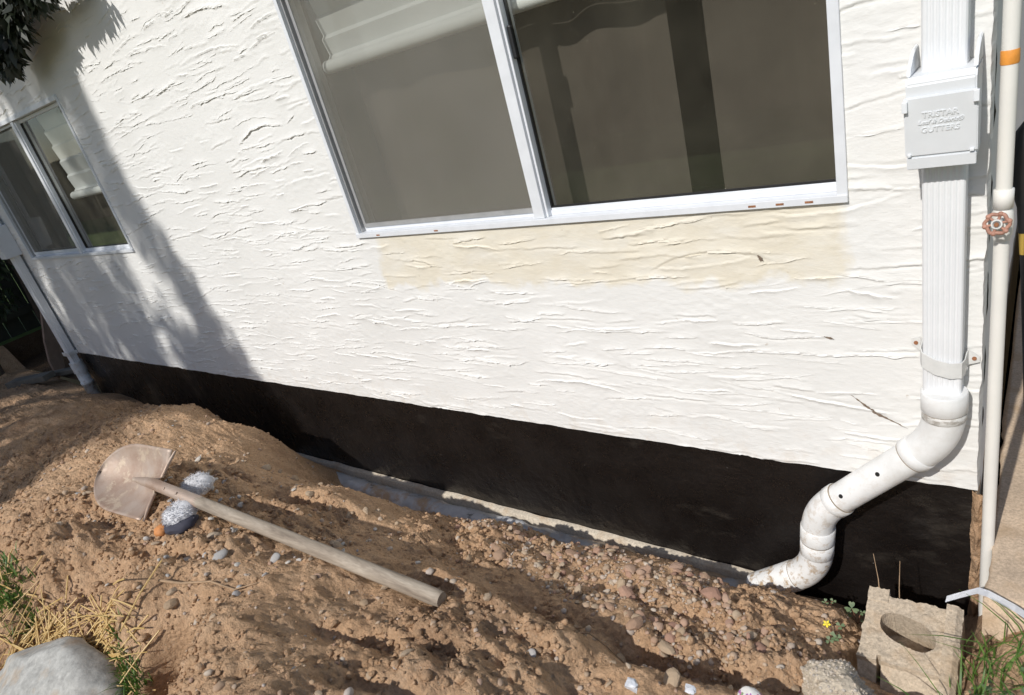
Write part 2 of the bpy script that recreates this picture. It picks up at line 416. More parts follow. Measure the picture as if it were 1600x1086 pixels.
side = .0022 * fbm(zs * 22, zs * 0, 41, 4); P[..., 0] += side[:, None] * np.clip(1 - (XR - GX) / .03, 0, 1)
cxm = (xs[:-1] + xs[1:]) / 2; czm = (zs[:-1] + zs[1:]) / 2
CX, CZ = np.meshgrid(cxm, czm)
keep = np.ones(CX.shape, bool)
for wdw in (BW, SW): keep &= ~((CX > wdw[0]) & (CX < wdw[1]) & (CZ > wdw[2]) & (CZ < wdw[3]))
o = link('stucco_wall', grid_mesh('stucco_wall', P, keep), M['stucco'], None, True); o.parent = house
# torn lips of plaster where a trowel stroke ended
LV = []; LF = []
def Hat(x, z): return H[np.clip(np.searchsorted(zs, z), 0, len(zs) - 1), np.clip(np.searchsorted(xs, x), 0, len(xs) - 1)]
for (cx, cz, L, A, tilt, curv, flip, ph) in LIPS:
    n_ = int(np.clip(L / .007, 8, 34)); ur = np.linspace(-.5, .5, n_) * L * rng.uniform(.7, .97); x = cx + ur
    z0 = cz + tilt * ur + curv * ur * ur + (.003 * vnoise(ur * 26 + ph, ur * 0 + ph, 3) + .0013 * vnoise(ur * 110 + ph, ur * 0 + ph, 4))
    if cx - L / 2 < XL + .01 or cx + L / 2 > XR - .003 or cz < .03 or cz > 2.27: continue
    if any(w_[0] - L * .5 - .01 < cx < w_[1] + L * .5 + .01 and w_[2] - .03 < cz < w_[3] + .03 for w_ in (BW, SW)): continue
    env = np.clip(1 - (np.abs(ur) / (L * .5)) ** 3, 0, 1) * (.55 + .45 * vnoise(ur * 60 + ph, ur * 0 + 3, 9))
    h1 = Hat(x, z0 + .0055 * flip); h0 = np.maximum(Hat(x, z0 + .002 * flip), h1); p = np.maximum(h0 + (.0008 + .34 * A) * np.clip(env, 0, 1), h1 + .0002)
    b0 = len(LV)
    for k in range(n_):
        zt = z0[k] + flip * .0058; zo = z0[k] - flip * .0012 * env[k]; zi = z0[k] - flip * .0006
        LV += [(x[k], -.0098 - h1[k], zt), (x[k], -.010 - p[k], zo), (x[k], -.010 - p[k], zo), (x[k], -.006, zi)]
    for k in range(n_ - 1):
        a_ = b0 + 4 * k; q1 = (a_, a_ + 4, a_ + 5, a_ + 1); q2 = (a_ + 2, a_ + 6, a_ + 7, a_ + 3)
        LF += [q1, q2] if flip < 0 else [q1[::-1], q2[::-1]]
o = link('stucco_lip', raw_mesh('stucco_lip', np.array(LV), np.array(LF)), M['stucco'], None, True); o.parent = house; o['kind'] = 'stuff'
# thickness of the stucco: its bottom edge, the returns at the corner and at the windows
bm = bmesh.new()
for k in range(0, len(xs) - 1, 1):
    a = P[0, k]; b = P[0, k + 1]
    v = [bm.verts.new(q) for q in ((a[0], a[1], a[2]), (b[0], b[1], b[2]), (b[0], .012, b[2] + .001), (a[0], .012, a[2] + .001))]; bm.faces.new(v)
for k in range(len(zs) - 1):
    a = P[k, -1]; b = P[k + 1, -1]
    v = [bm.verts.new(q) for q in (tuple(a), tuple(b), (XR + .004, .02, b[2]), (XR + .004, .02, a[2]))]; bm.faces.new(v)
obj('stucco_edge', bm, M['stucco'], house)
# wall core behind, side walls, foundation
y0, y1 = .004, .14
B('wall_core', M['room'], house, (XL + .01, SW[0] - .002, y0, y1, .012, 2.3), (SW[1] + .002, BW[0] - .002, y0, y1, .012, 2.3), (BW[1] + .002, XR - .01, y0, y1, .012, 2.3),
  (SW[0], SW[1], y0, y1, .012, SW[2] - .002), (SW[0], SW[1], y0, y1, SW[3] + .002, 2.3), (BW[0], BW[1], y0, y1, .012, BW[2] - .002), (BW[0], BW[1], y0, y1, BW[3] + .002, 2.3))
gy = np.arange(.02, 5.5, .02); gz = np.arange(-.02, 2.31, .02); GY, GZ2 = np.meshgrid(gy, gz)
hs = .003 * fbm(GY * 9, GZ2 * 20, 51, 4)
link('side_wall', grid_mesh('side_wall', np.stack([np.full_like(GY, XR + .004) + hs, GY, GZ2], -1)), M['stucco'], None, True).parent = house
B('left_side_wall', M['stucco'], house, (XL, XL + .009, .0, 5.5, .0, 2.3))
fx = np.linspace(XL + .012, XR - .006, 900); fz = np.linspace(-.75, .003, 120); FX, FZ = np.meshgrid(fx, fz)
fy = .012 - .0022 * fbm(FX * 4, FZ * 4, 61, 4) - .0008 * fbm(FX * 45, FZ * 45, 71, 3)
o = link('foundation', grid_mesh('foundation', np.stack([FX, fy, FZ], -1)), M['tar'], None, True); o.parent = house
o['label'] = 'foundation wall coated with shiny black asphalt'
B('side_foundation', M['slab'], house, (XR - .03, XR - .002, .03, 5.5, -.75, -.002))
lx_ = np.linspace(-3.3, -.62, 300); prof_ = np.array([(.010, -.488), (-.010, -.490), (-.015, -.495), (-.017, -.62)])
yl = prof_[None, :, 0] + .0022 * fbm(lx_[:, None] * 9 + np.zeros((1, 4)), prof_[None, :, 1] * 20 + np.zeros((300, 1)), 87, 3); zl = prof_[None, :, 1] + .002 * fbm(lx_[:, None] * 7 + np.zeros((1, 4)), np.zeros((300, 4)), 89, 3)
link('footing_ledge', grid_mesh('footing_ledge', np.stack([lx_[:, None] + np.zeros((1, 4)), yl, zl], -1)), mat_concrete('cream_footing', (.60, .53, .43), 40, .4), None, True).parent = house
# bare rough edge of the footing at the corner
cz = np.linspace(-.62, -.004, 90); ca = np.linspace(0, 1, 10); AA, ZZ = np.meshgrid(ca, cz)
ex = XR - .008 + .026 * AA + .004 * fbm(ZZ * 22, AA * 3, 81, 4); ey = -.004 - .016 * np.sin(AA * math.pi) - .008 * fbm(ZZ * 30 + 5, AA * 4, 83, 4)
link('foundation_edge', grid_mesh('foundation_edge', np.stack([ex, ey, ZZ], -1)), M['dirt'], None, True).parent = house
chipm = simple('bare_plaster', (.20, .15, .11), .95, .4, 90, .4)
def chip(pts, wd, seed):
    r = np.random.default_rng(seed); bm = bmesh.new(); lo_, hi_ = [], []
    for i in range(24):
        t = i / 23 * (len(pts) - 1); k = min(int(t), len(pts) - 2); f = t - k
        x = pts[k][0] * (1 - f) + pts[k + 1][0] * f; z = pts[k][1] * (1 - f) + pts[k + 1][1] * f
        yv = -.0125 - float(H[np.argmin(abs(zs - z)), np.argmin(abs(xs - x))]); w_ = wd * r.uniform(.25, 1.1) * math.sin(math.pi * (i + .6) / 24.2)
        lo_.append(bm.verts.new((x - w_ * .5, yv, z - w_))); hi_.append(bm.verts.new((x + w_ * .4, yv - .001, z + w_)))
    for i in range(23): bm.faces.new((lo_[i], lo_[i + 1], hi_[i + 1], hi_[i]))
    obj('plaster_chip', bm, chipm, house)
chip([(-.356, .248), (-.325, .222), (-.30, .200), (-.262, .180), (-.229, .163)], .005, 1)
chip([(-.552, .634), (-.546, .624), (-.538, .617)], .007, 2); chip([(-.41, .412), (-.385, .404)], .004, 3)
# rooms behind the windows
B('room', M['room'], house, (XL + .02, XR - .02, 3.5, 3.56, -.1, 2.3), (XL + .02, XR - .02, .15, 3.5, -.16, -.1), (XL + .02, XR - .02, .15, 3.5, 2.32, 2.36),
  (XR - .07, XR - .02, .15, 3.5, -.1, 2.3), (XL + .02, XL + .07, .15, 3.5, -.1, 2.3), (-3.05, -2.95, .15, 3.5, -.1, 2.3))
# roof with soffit and fascia, above the frame
roofm = simple('asphalt_shingle', (.10, .095, .09), .9, .3, 30, .5)
B('soffit', M['alu'], house, (XL - .3, XR + .3, -.20, 6, 2.40, 2.42)); B('fascia', M['alu'], house, (XL - .3, XR + .3, -.222, -.202, 2.38, 2.56))
bm = bmesh.new()
v = [bm.verts.new(q) for q in ((XL - .32, -.26, 2.57), (XR + .32, -.26, 2.57), (XR + .32, 3, 3.6), (XL - .32, 3, 3.6), (XL - .32, 6.2, 2.57), (XR + .32, 6.2, 2.57))]
bm.faces.new(v[:4]); bm.faces.new((v[3], v[2], v[5], v[4])); obj('roof', bm, roofm, house)
B('frieze', M['stucco'], house, (XL, XR, -.008, .1, 2.302, 2.40))

def sheet(name, mat, parent, x0, x1, y, z0, z1):
    me = mesh_from(name, [(x0, y, z0), (x1, y, z0), (x1, y, z1), (x0, y, z1)], [(0, 1, 2, 3)])
    o = link(name, me, mat); o.parent = parent; return o
def window(Wd, mull, name_label, screen_left, bigness):
    x0, x1, z0, z1 = Wd
    win = bpy.data.objects.new('window', None); COL.objects.link(win); win.parent = house; win['label'] = name_label
    ya = -.017
    fw = .024
    # outer frame: four bars with a stepped track
    B('frame', M['alu'], win, (x0 - .006, x0 + fw * .45, ya, .075, z0, z1), (x1 - fw * .7, x1 + .006, ya, .075, z0, z1), (x0 + fw * .45, x1 - fw * .7, ya, .075, z1 - fw, z1), bevel=.0015)
    B('sill_track', M['alu'], win, (x0 - .006, x1 + .006, ya - .004, .075, z0 - .004, z0 + .013), (x0 + .004, x1 - .004, ya + .030, ya + .036, z0 + .0132, z0 + .028), bevel=.001)
    B('jamb_track', M['aludark'], win, (x0 + .011, x0 + .017, ya + .014, .07, z0 + .014, z1 - .025), (x0 + .0172, x0 + .022, ya + .03, .07, z0 + .014, z1 - .025), bevel=.0008)
    # fixed mullion
    B('mullion', M['alu'], win, (mull - .026, mull + .012, ya + .004, .045, z0 + .0134, z1 - .025), (mull + .0122, mull + .02, ya + .014, .05, z0 + .0134, z1 - .025), bevel=.0015)
    # left leaf: screen in a thin frame, glass behind it;  right leaf: glass in a sash
    a, b = x0 + .026, mull - .0262
    B('screen_frame', M['alu'] if not bigness else M['aludark'], win, (a, a + .012, .008, .016, z0 + .028, z1 - .026), (a + .012, b, .008, .016, z0 + .028, z0 + .042), (a + .012, b, .008, .016, z1 - .04, z1 - .026))
    bm = bmesh.new(); q = [bm.verts.new(p) for p in ((a + .012, .012, z0 + .042), (b, .012, z0 + .042), (b, .012, z1 - .04), (a + .012, .012, z1 - .04))]; bm.faces.new(q)
    if screen_left: obj('insect_screen', bm, M['screen'], win)
    else: bm.free()
    sheet('pane', M['glass'], win, a, mull - .02, .040, z0 + .02, z1 - .02)
    a, b = mull + .0202, x1 - .018
    B('sash_rail', M['alu'], win, (a, b, .018, .040, z0 + .0134, z0 + .034), bevel=.0015); B('sash_rail', M['alu'], win, (a, b, .018, .040, z1 - .045, z1 - .026), bevel=.0015)
    B('gasket', M['black'], win, (a, a + .004, .019, .032, z0 + .035, z1 - .046), (b - .004, b, .019, .032, z0 + .035, z1 - .046), (a + .004, b - .004, .019, .032, z0 + .035, z0 + .038))
    sheet('pane', M['glass'], win, a + .002, b - .002, .027, z0 + .036, z1 - .046)
    if bigness:
        B('latch', M['black'], win, (mull + .0205, mull + .033, .004, .018, z0 + .46, z0 + .545), bevel=.004)
        for k, xx in enumerate((x1 - .075, x1 - .14, x1 - .205, x0 + .42, x0 + .12)):
            B('weep_hole', M['rust'], win, (xx - .009, xx + .009, ya - .0048, ya - .0036, z0 + .001, z0 + .006))
    return win
window(BW, -1.178, 'large white aluminium sliding window with screened left half', True, True)
window(SW, -4.765, 'smaller white aluminium sliding window near the far corner', True, False)

def blind(x0, x1, zb, y, label):
    t = thing('window_blind', label, 'blind')
    bm = bmesh.new(); n = 9; top = 1.95
    for k in range(n):
        za = zb + .05 + (top - zb - .05) * k / n; zc = zb + .05 + (top - zb - .05) * (k + 1) / n
        v = [bm.verts.new(p) for p in ((x0, y, za), (x1, y, za), (x1, y + .012, za + .012), (x0, y + .012, za + .012), (x1, y, zc), (x0, y, zc))]
        bm.faces.new((v[3], v[2], v[4], v[5]))
        bm.faces.new((v[0], v[1], v[2], v[3]))
    obj('fabric', bm, M['blind'], t)
    tube('bottom_rail', M['blind'], t, [(x0 - .005, y - .01, zb + .026), (x1 + .005, y - .01, zb + .026)], .023, 16)
    settle(t, ((x0 + x1) / 2, y, zb)); return t
blind(BW[0] + .03, BW[1] - .02, 1.325, .10, 'half drawn white blind behind the large window')
blind(-4.70, SW[1] - .02, 1.10, .10, 'half drawn white blind behind the small far window')

def curtain(x0, x1, z0, z1, y, label, seed):
    xx = np.arange(x0, x1, .008); zz = np.linspace(z0, z1, 12); CXX, CZZ = np.meshgrid(xx, zz)
    yy = y + .011 * np.sin(CXX * 21 + 1.3 * np.sin(CXX * 7 + seed)) + .004 * fbm(CXX * 12, CZZ * .8, seed, 2)
    o = link('curtain', grid_mesh('curtain', np.stack([CXX, yy, CZZ], -1)), M['curtain'], None, True)
    return tag(o, label, 'curtain')
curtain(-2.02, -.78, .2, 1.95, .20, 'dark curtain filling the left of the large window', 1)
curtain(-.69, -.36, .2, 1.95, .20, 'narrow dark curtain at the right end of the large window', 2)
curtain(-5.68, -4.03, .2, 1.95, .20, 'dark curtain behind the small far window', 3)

# ------------------------------------------------------------------ excavated soil
CP = [(-6.14, -0.6, -0.2), (-5.67, -0.3, -0.22), (-5.33, -0.2, -0.22), (-4.31, -0.24, -0.14), (-3.4, -0.3, -0.04), (-2.92, -0.3, -0.06), (-2.86, -0.25, -0.17), (-3.9, -1.08, 0.1), (-2.91, -1.29, 0.22), (-3.0, -1.14, 0.2), (-3.64, -0.81, 0.08), (-2.45, -0.99, 0.21), (-2.79, -0.65, 0.08), (-2.04, -0.9, 0.16), (-2.17, -0.62, 0.0), (-1.7, -0.84, 0.1), (-2.01, -0.48, -0.1), (-1.55, -0.69, 0.02), (-1.29, -0.82, 0.05), (-1.09, -0.89, 0.08), (-1.26, -1.02, 0.14), (-1.49, -1.1, 0.24), (-1.85, -1.18, 0.25), (-2.28, -1.28, 0.25), (-2.36, -1.39, 0.27), (-1.79, -1.35, 0.3), (-1.4, -1.3, 0.3), (-1.22, -1.2, 0.24), (-1.06, -1.34, 0.33), (-0.99, -1.14, 0.19), (-0.82, -0.97, 0.08), (-0.68, -0.85, -0.03), (-0.84, -1.12, 0.18), (-1.03, -0.81, 0.04), (-1.13, -0.67, -0.05), (-1.02, -0.69, -0.05), (-0.9, -0.69, -0.07), (-0.86, -0.82, 0.0), (-1.48, -0.46, -0.15), (-1.3, -0.42, -0.19), (-1.46, -0.25, -0.3), (-1.07, -0.4, -0.21), (-1.09, -0.2, -0.34), (-0.87, -0.36, -0.23), (-0.76, -0.18, -0.36), (-0.67, -0.39, -0.23), (-0.61, -0.13, -0.43), (-0.48, -0.43, -0.2), (-0.58, -0.57, -0.14), (-0.72, -0.63, -0.1), (-0.59, -0.72, -0.07), (-0.47, -0.67, -0.1), (-0.41, -0.42, -0.22), (-0.35, -0.23, -0.3), (-0.45, -0.12, -0.4), (-0.33, -0.45, -0.24), (-0.26, -0.52, -0.22), (-0.41, -0.66, -0.13), (-0.61, -0.84, -0.03), (-2.02, -1.39, 0.05), (-2.29, -1.43, 0.08), (-2.5, -1.47, 0.1), (-1.8, -1.39, 0.04), (-2.06, -1.5, 0.0), (-2.21, -1.6, 0.0), (-1.69, -1.32, 0.16), (-1.42, -1.36, 0.18), (-2.188, -1.003, 0.235), (-1.963, -0.983, 0.207), (-1.738, -0.963, 0.179), (-1.514, -0.943, 0.151), (-1.289, -0.923, 0.123), (-1.064, -0.903, 0.095), (-2.35, -0.95, 0.225), (-2.5, -1.0, 0.22), (-2.27, -1.11, 0.17), (-2.5, -1.14, 0.2), (-2.1, -1.1, 0.19)]
for x in (-.2, -.7, -1.2, -1.7, -2.2, -2.7, -3.2): CP += [(x, .0, -.55), (x, -.09, -.55)]
CP += [(-4, -.06, -.46), (-5, -.03, -.40), (-5.9, -.02, -.37), (-6.8, 0, -.33), (-7.6, -.5, -.22), (-8, 0, -.3),
       (-.3, -1.2, -.02), (-.9, -1.75, .15), (-1.5, -1.85, .0), (-2.5, -1.95, -.03), (-4, -1.9, -.05), (-6, -1.6, -.1), (-.05, -1.9, -.1), (-.16, -.75, -.16), (-.2, -.62, -.25),
       (-.18, -.35, -.38), (-.14, -.15, -.47), (-.03, -.27, -.2), (-.05, -.5, -.19), (.06, -.33, -.16), (.06, -.6, -.15), (.5, -.5, -.13), (.0, -.03, -.28), (.5, -.03, -.26), (.5, -1.5, -.1), (-3, -1.6, .0), (-5, -1.1, -.02)]
CP = np.array(CP)
def tps(A, Bm):
    r2 = (A[:, None, 0] - Bm[None, :, 0]) ** 2 + (A[:, None, 1] - Bm[None, :, 1]) ** 2
    return .5 * r2 * np.log(r2 + 1e-9)
n = len(CP); K = tps(CP, CP) + np.eye(n) * .004; Pm = np.c_[np.ones(n), CP[:, :2]]
sol = np.linalg.solve(np.block([[K, Pm], [Pm.T, np.zeros((3, 3))]]), np.r_[CP[:, 2], np.zeros(3)])
def base_h(x, y):
    q = np.c_[x.ravel(), y.ravel()]; out = np.empty(len(q))
    for s in range(0, len(q), 40000):
        qq = q[s:s + 40000]; out[s:s + 40000] = tps(qq, CP) @ sol[:n] + sol[n] + qq @ sol[n + 1:]
    return out.reshape(x.shape)
def soil_h(x, y):
    h = np.clip(base_h(x, y), -.58, .5)
    bank = sstep(-.10, -.22, y) * sstep(.1, -.1, x) + .15
    rough = .45 + .62 * sstep(-.25, .35, fbm(x * 2.1, y * 2.1, 101, 3))
    h = h + bank * (.020 * fbm(x * 3.2, y * 3.2, 103, 3) + rough * (.030 * (.35 - abs(fbm(x * 7, y * 7, 107, 3))) + .012 * fbm(x * 22, y * 22, 109, 4, .6) + .0085 * abs(fbm(x * 48, y * 48, 113, 3, .6))) + .0020 * fbm(x * 120, y * 120, 117, 2))
    # furrow with a thrown-up ridge on its near side
    TR = np.array([(-1.30, -.70), (-1.143, -.694), (-1.003, -.714), (-.867, -.716), (-.748, -.704), (-.614, -.68), (-.503, -.659), (-.42, -.64)])
    yt = np.interp(x, TR[:, 0], TR[:, 1]); wv = .7 + .6 * vnoise(x * 6, x * 0 + 3, 201); ins = sstep(-1.38, -1.22, x) * sstep(-.36, -.46, x)
    dj = y - yt + .02 * fbm(x * 9, y * 9, 203, 3)
    h = h - ins * wv * .060 * np.exp(-(dj / .048) ** 2) + ins * (1.5 - wv) * .045 * np.exp(-((dj + .105) / .050) ** 2)
    # spade cuts along the near slope
    for (ax_, ay_, bx_, by_, d_, w_) in ((-2.1, -.72, -1.55, -.62, .035, .03), (-1.25, -1.12, -.95, -1.02, .04, .028), (-1.05, -1.22, -.78, -1.1, .035, .025), (-2.0, -1.17, -1.75, -1.12, .03, .022), (-2.6, -.78, -2.2, -.70, .03, .03), (-.95, -.50, -.62, -.47, .02, .025)):
        tx = np.clip(((x - ax_) * (bx_ - ax_) + (y - ay_) * (by_ - ay_)) / ((bx_ - ax_) ** 2 + (by_ - ay_) ** 2), 0, 1)
        dd = np.hypot(x - ax_ - tx * (bx_ - ax_), y - ay_ - tx * (by_ - ay_)) + .012 * fbm(x * 14, y * 14, 207, 3); h = h - d_ * np.exp(-(dd / w_) ** 2)
    # burrow at the foot of the heap; unseen soil lip added to shade it
    g = np.exp(-(((x + 1.60) / .080) ** 2 + ((y + 1.35) / .085) ** 2) ** 4 * (1 + .3 * vnoise(x * 20, y * 20, 211))); h = h - .30 * g + .16 * np.exp(-(((x + 1.56) / .15) ** 2 + ((y + 1.505) / .045) ** 2))
    # hollows behind the ridge by the shovel's end
    for hx, hy_, a, b, d in ((-1.02, -.72, .16, .07, .05), (-.70, -.69, .13, .05, .05), (-1.75, -.72, .18, .05, .035), (-.60, -.66, .1, .05, .03), (-2.05, -.75, .16, .04, .03)):
        h = h - d * np.exp(-(((x - hx) / a) ** 2 + ((y - hy_) / b) ** 2))
    e = sstep(-2.3, -2.0, y) * sstep(-8, -7.6, x) * sstep(.6, .4, x)
    return h * e + (1 - e) * (-.075)
sx = -axis(-.6, 8.0, .0042, .019)[::-1]; sy = -axis(-.008, 2.3, .0042, .0075)[::-1]
SX, SY = np.meshgrid(sx, sy); SH = soil_h(SX, SY)
o = link('excavated_soil', grid_mesh('excavated_soil', np.stack([SX, SY, SH], -1)), M['dirt'], None, True); o['kind'] = 'structure'
def hs_at(x, y): return float(np.interp(x, sx, SH[np.argmin(abs(sy - y))]))
def hs_arr(x, y):
    i = np.clip(np.searchsorted(sx, x), 0, len(sx) - 1); j = np.clip(np.searchsorted(sy, y), 0, len(sy) - 1); return SH[j, i]

# surrounding lawn, side ground, slab
bm = bmesh.new()
for q in ((-120, 120, -120, -2.3), (-120, -8, -2.3, 120), (.6, 120, -2.3, -.2), (3.2, 120, -.2, 120)):
    x0, x1, yy0, yy1 = q; bm.faces.new([bm.verts.new(p) for p in ((x0, yy0, -.075), (x1, yy0, -.075), (x1, yy1, -.075), (x0, yy1, -.075))])
obj('lawn_ground', bm, M['lawn'])['kind'] = 'structure'
bm = bmesh.new()
bm.faces.new([bm.verts.new(p) for p in ((-8, -.0, -.30), (XL, -.0, -.30), (XL, 120, -.2), (-8, 120, -.2))])
bm.faces.new([bm.verts.new(p) for p in ((-8, 0, -.075), (-8, 0, -.30), (-8, 120, -.2), (-8, 120, -.075))])
obj('side_ground', bm, mat_dirt('shade_dark_soil', .35))['kind'] = 'structure'  # soil colour darkened to stand in for the shade beyond the corner
# slab by the side wall, uneven left edge along the pipe
gx = np.concatenate([np.linspace(-.052, .5, 110), np.linspace(.55, 3.2, 12)]); gy = np.concatenate([np.linspace(-.235, .5, 130), np.linspace(.55, 7, 30)])
SGX, SGY = np.meshgrid(gx, gy); sz = -.142 + .0025 * fbm(SGX * 12, SGY * 12, 131, 4)
sz = np.where(SGY < -.2, sz - (.2 + SGY) ** 2 * 40, sz)
Ps = np.stack([SGX, SGY, sz], -1); Ps[:, 0, 0] += .004 * fbm(gy * 16, gy * 0, 133, 3); Ps[:, 0, 2] -= .012
Ps[0, :, 1] += .02 * fbm(gx * 16, gx * 0, 135, 3); Ps[0, :, 2] -= .05
o = link('slab_path', grid_mesh('slab_path', Ps), M['slab'], None, True); o['kind'] = 'structure'

# ------------------------------------------------------------------ drain pipe wrapped in plastic, along the footing
a = np.linspace(-3.25, -.60, 330); th = np.linspace(0, 2 * math.pi, 29); TH, AX = np.meshgrid(th, a)
rr = .050 + .0045 * fbm(AX * 9, TH * 2.2, 141, 4) + .006 * abs(fbm(AX * 16 + TH * 1.2, TH * 1.3, 143, 3))
rr[:, -1] = rr[:, 0]
yw = -.078 + .008 * fbm(AX * 1.4, AX * 0, 147, 2); zw = -.536 + .004 * fbm(AX * 1.2, AX * 0, 149, 2)
o = link('wrapped_drain', grid_mesh('wrapped_drain', np.stack([AX, yw + rr * np.cos(TH), zw + rr * np.sin(TH)], -1)), M['wrap'], None, True)
tag(o, 'crinkled grey white plastic wrapped drain lying along the foot of the black wall', 'drain pipe')

# ------------------------------------------------------------------ downspouts
def rect_prof(wx, wy, r=.008, ribs=6):
    """closed outline of a corrugated rectangular gutter pipe"""
    pts = []
    hx, hy = wx / 2, wy / 2
    def side_pts(p0, p1, nrm, k, d):
        out = []
        for i in range(k * 4):
            t = (i + .5) / (k * 4); s = d * (0, 1, 1, 0)[i % 4]
            out.append((p0[0] + (p1[0] - p0[0]) * t - nrm[0] * s, p0[1] + (p1[1] - p0[1]) * t - nrm[1] * s))
        return out
    def cor(cx_, cy_, a0):
        return [(cx_ + r * math.cos(a0 + math.pi / 2 * i / 3), cy_ + r * math.sin(a0 + math.pi / 2 * i / 3)) for i in range(4)]
    pts += cor(hx - r, hy - r, 0) + side_pts((hx - r, hy), (-hx + r, hy), (0, 1), ribs, .0016)
    pts += cor(-hx + r, hy - r, math.pi / 2) + side_pts((-hx, hy - r), (-hx, -hy + r), (-1, 0), 3, .0012)
    pts += cor(-hx + r, -hy + r, math.pi) + side_pts((-hx + r, -hy), (hx - r, -hy), (0, -1), ribs, .0016)
    pts += cor(hx - r, -hy + r, 1.5 * math.pi) + side_pts((hx, -hy + r), (hx, hy - r), (1, 0), 3, .0012)
    return pts
def gutter_pipe(name, mat, parent, cx_, cy_, z0, z1, wx, wy):
    pr = rect_prof(wx, wy); bm = bmesh.new()
    lo = [bm.verts.new((cx_ + p[0], cy_ + p[1], z0)) for p in pr]; hi = [bm.verts.new((cx_ + p[0], cy_ + p[1], z1)) for p in pr]
    for k in range(len(pr)): bm.faces.new((lo[k], lo[(k + 1) % len(pr)], hi[(k + 1) % len(pr)], hi[k]))
    return obj(name, bm, mat, parent)
def prism(bm, poly, x0, x1):
    """extrude a (y, z) outline along x"""
    a = [bm.verts.new((x0, y, z)) for y, z in poly]; b = [bm.verts.new((x1, y, z)) for y, z in poly]
    n = len(poly); bm.faces.new(a); bm.faces.new(b[::-1])
    for k in range(n): bm.faces.new((a[k], b[k], b[(k + 1) % n], a[(k + 1) % n]))
def text_mesh(name, body, size, loc, mat, parent, extrude=.0006, shear=0.0):
    cu = bpy.data.curves.new(name, 'FONT'); cu.body = body; cu.size = size; cu.extrude = extrude; cu.align_x = 'CENTER'; cu.shear = shear; cu.bevel_depth = .0003
    cu.resolution_u = 3
    to = bpy.data.objects.new(name, cu); COL.objects.link(to)
    dg = bpy.context.evaluated_depsgraph_get(); me = bpy.data.meshes.new_from_object(to.evaluated_get(dg))
    bpy.data.objects.remove(to); bpy.data.curves.remove(cu)
    me.transform(Matrix.Translation(loc) @ Matrix.Rotation(math.pi / 2, 4, 'X')); me.materials.clear()
    o = bpy.data.objects.new(name, me); me.materials.append(mat); COL.objects.link(o); o.parent = parent; return o

ds = thing('downspout', 'white ribbed metal downspout with leaf trap box beside the near corner', 'downspout')
dx, dy = -.1535, -.047
gutter_pipe('lower_pipe', M['gutter'], ds, dx, dy, .255, .86, .075, .052)
gutter_pipe('upper_pipe', M['gutter'], ds, dx - .001, dy - .002, .93, 2.38, .073, .050)
trap = bpy.data.objects.new('leaf_trap', None); COL.objects.link(trap); trap.parent = ds; trap['label'] = 'boxy off white leaf trap with raised lettering'
bx0, bx1 = dx - .0575, dx + .0575
bm = bmesh.new()     # body: open hopper with flared ears at the top
prism(bm, [(-.012, .846), (-.118, .846), (-.120, .862), (-.136, 1.000), (-.128, 1.012), (-.012, 1.012)], bx0 + .003, bx1 - .003)
bmesh.ops.bevel(bm, geom=bm.edges[:], offset=.003, segments=2, affect='EDGES')
obj('body', bm, M['trap'], trap)
for s in (-1, 1):    # ears rising behind the mouth
    bm = bmesh.new(); xa = bx0 + .003 if s < 0 else bx1 - .009
    prism(bm, [(-.012, 1.0122), (-.122, 1.0122), (-.112, 1.026), (-.085, 1.040), (-.055, 1.052), (-.012, 1.056)], xa, xa + .006)
    bmesh.ops.bevel(bm, geom=bm.edges[:], offset=.0015, segments=2, affect='EDGES'); obj('ear', bm, M['trap'], trap)
bm = bmesh.new(); prism(bm, [(-.118, .866), (-.124, .866), (-.1405, .978), (-.134, .979)], bx0, bx1); bmesh.ops.bevel(bm, geom=bm.edges[:], offset=.0018, segments=2, affect='EDGES')
obj('lid', bm, M['trap'], trap)
bm = bmesh.new(); prism(bm, [(-.110, .840), (-.121, .840), (-.124, .8635), (-.112, .8635)], bx0 + .002, bx1 - .002); bmesh.ops.bevel(bm, geom=bm.edges[:], offset=.0012, segments=2, affect='EDGES')
obj('lower_lip', bm, M['trap'], trap)
for q in ((bx0 - .002, bx0 + .007, -.1455, -.134, .953, .973), (bx1 - .007, bx1 + .002, -.1455, -.134, .957, .977), (bx0 + .004, bx0 + .010, -.1285, -.120, .866, .8715), (bx1 - .012, bx1 - .005, -.1285, -.120, .866, .8715)): B('latch', M['trap'], trap, q, bevel=.001)
tilt = math.atan2(.0165, .112)
txt = [('TRISTAR', .0150, .939, 0), ('Leaf & Debris\u00ae', .0112, .9265, .35), ('GUTTERS', .0145, .911, 0)]
for bd, sz_, zz, sh in txt:
    yy = -.124 - (zz - .866) * .1475 - .0004
    o = text_mesh('lettering', bd, sz_, (0, 0, 0), M['trap'], trap, .0007, sh)
    o.data.transform(Matrix.Translation((dx, yy, zz)) @ Matrix.Rotation(tilt, 4, 'X'))
tube('screw', M['rust'], ds, [(dx - .004, -.0755, .836), (dx - .004, -.072, .836)], .004, 10)
st = bpy.data.objects.new('pipe_strap', None); COL.objects.link(st); st.parent = ds
bm = bmesh.new(); zc = .386
path = [(dx - .066, -.016), (dx - .047, -.018), (dx - .0415, -.026), (dx - .0405, -.060), (dx - .036, -.0755), (dx - .012, -.0785), (dx + .015, -.0785), (dx + .036, -.0755), (dx + .0405, -.060), (dx + .0415, -.028), (dx + .046, -.0185), (dx + .066, -.016)]
wdt = [.007, .019] + [.019] * 8 + [.019, .007]
off = [.006, .006, .002, 0, -.002, -.010, -.010, -.002, 0, .002, .006, .006]
cen = Vector((dx, -.046)); vo = []
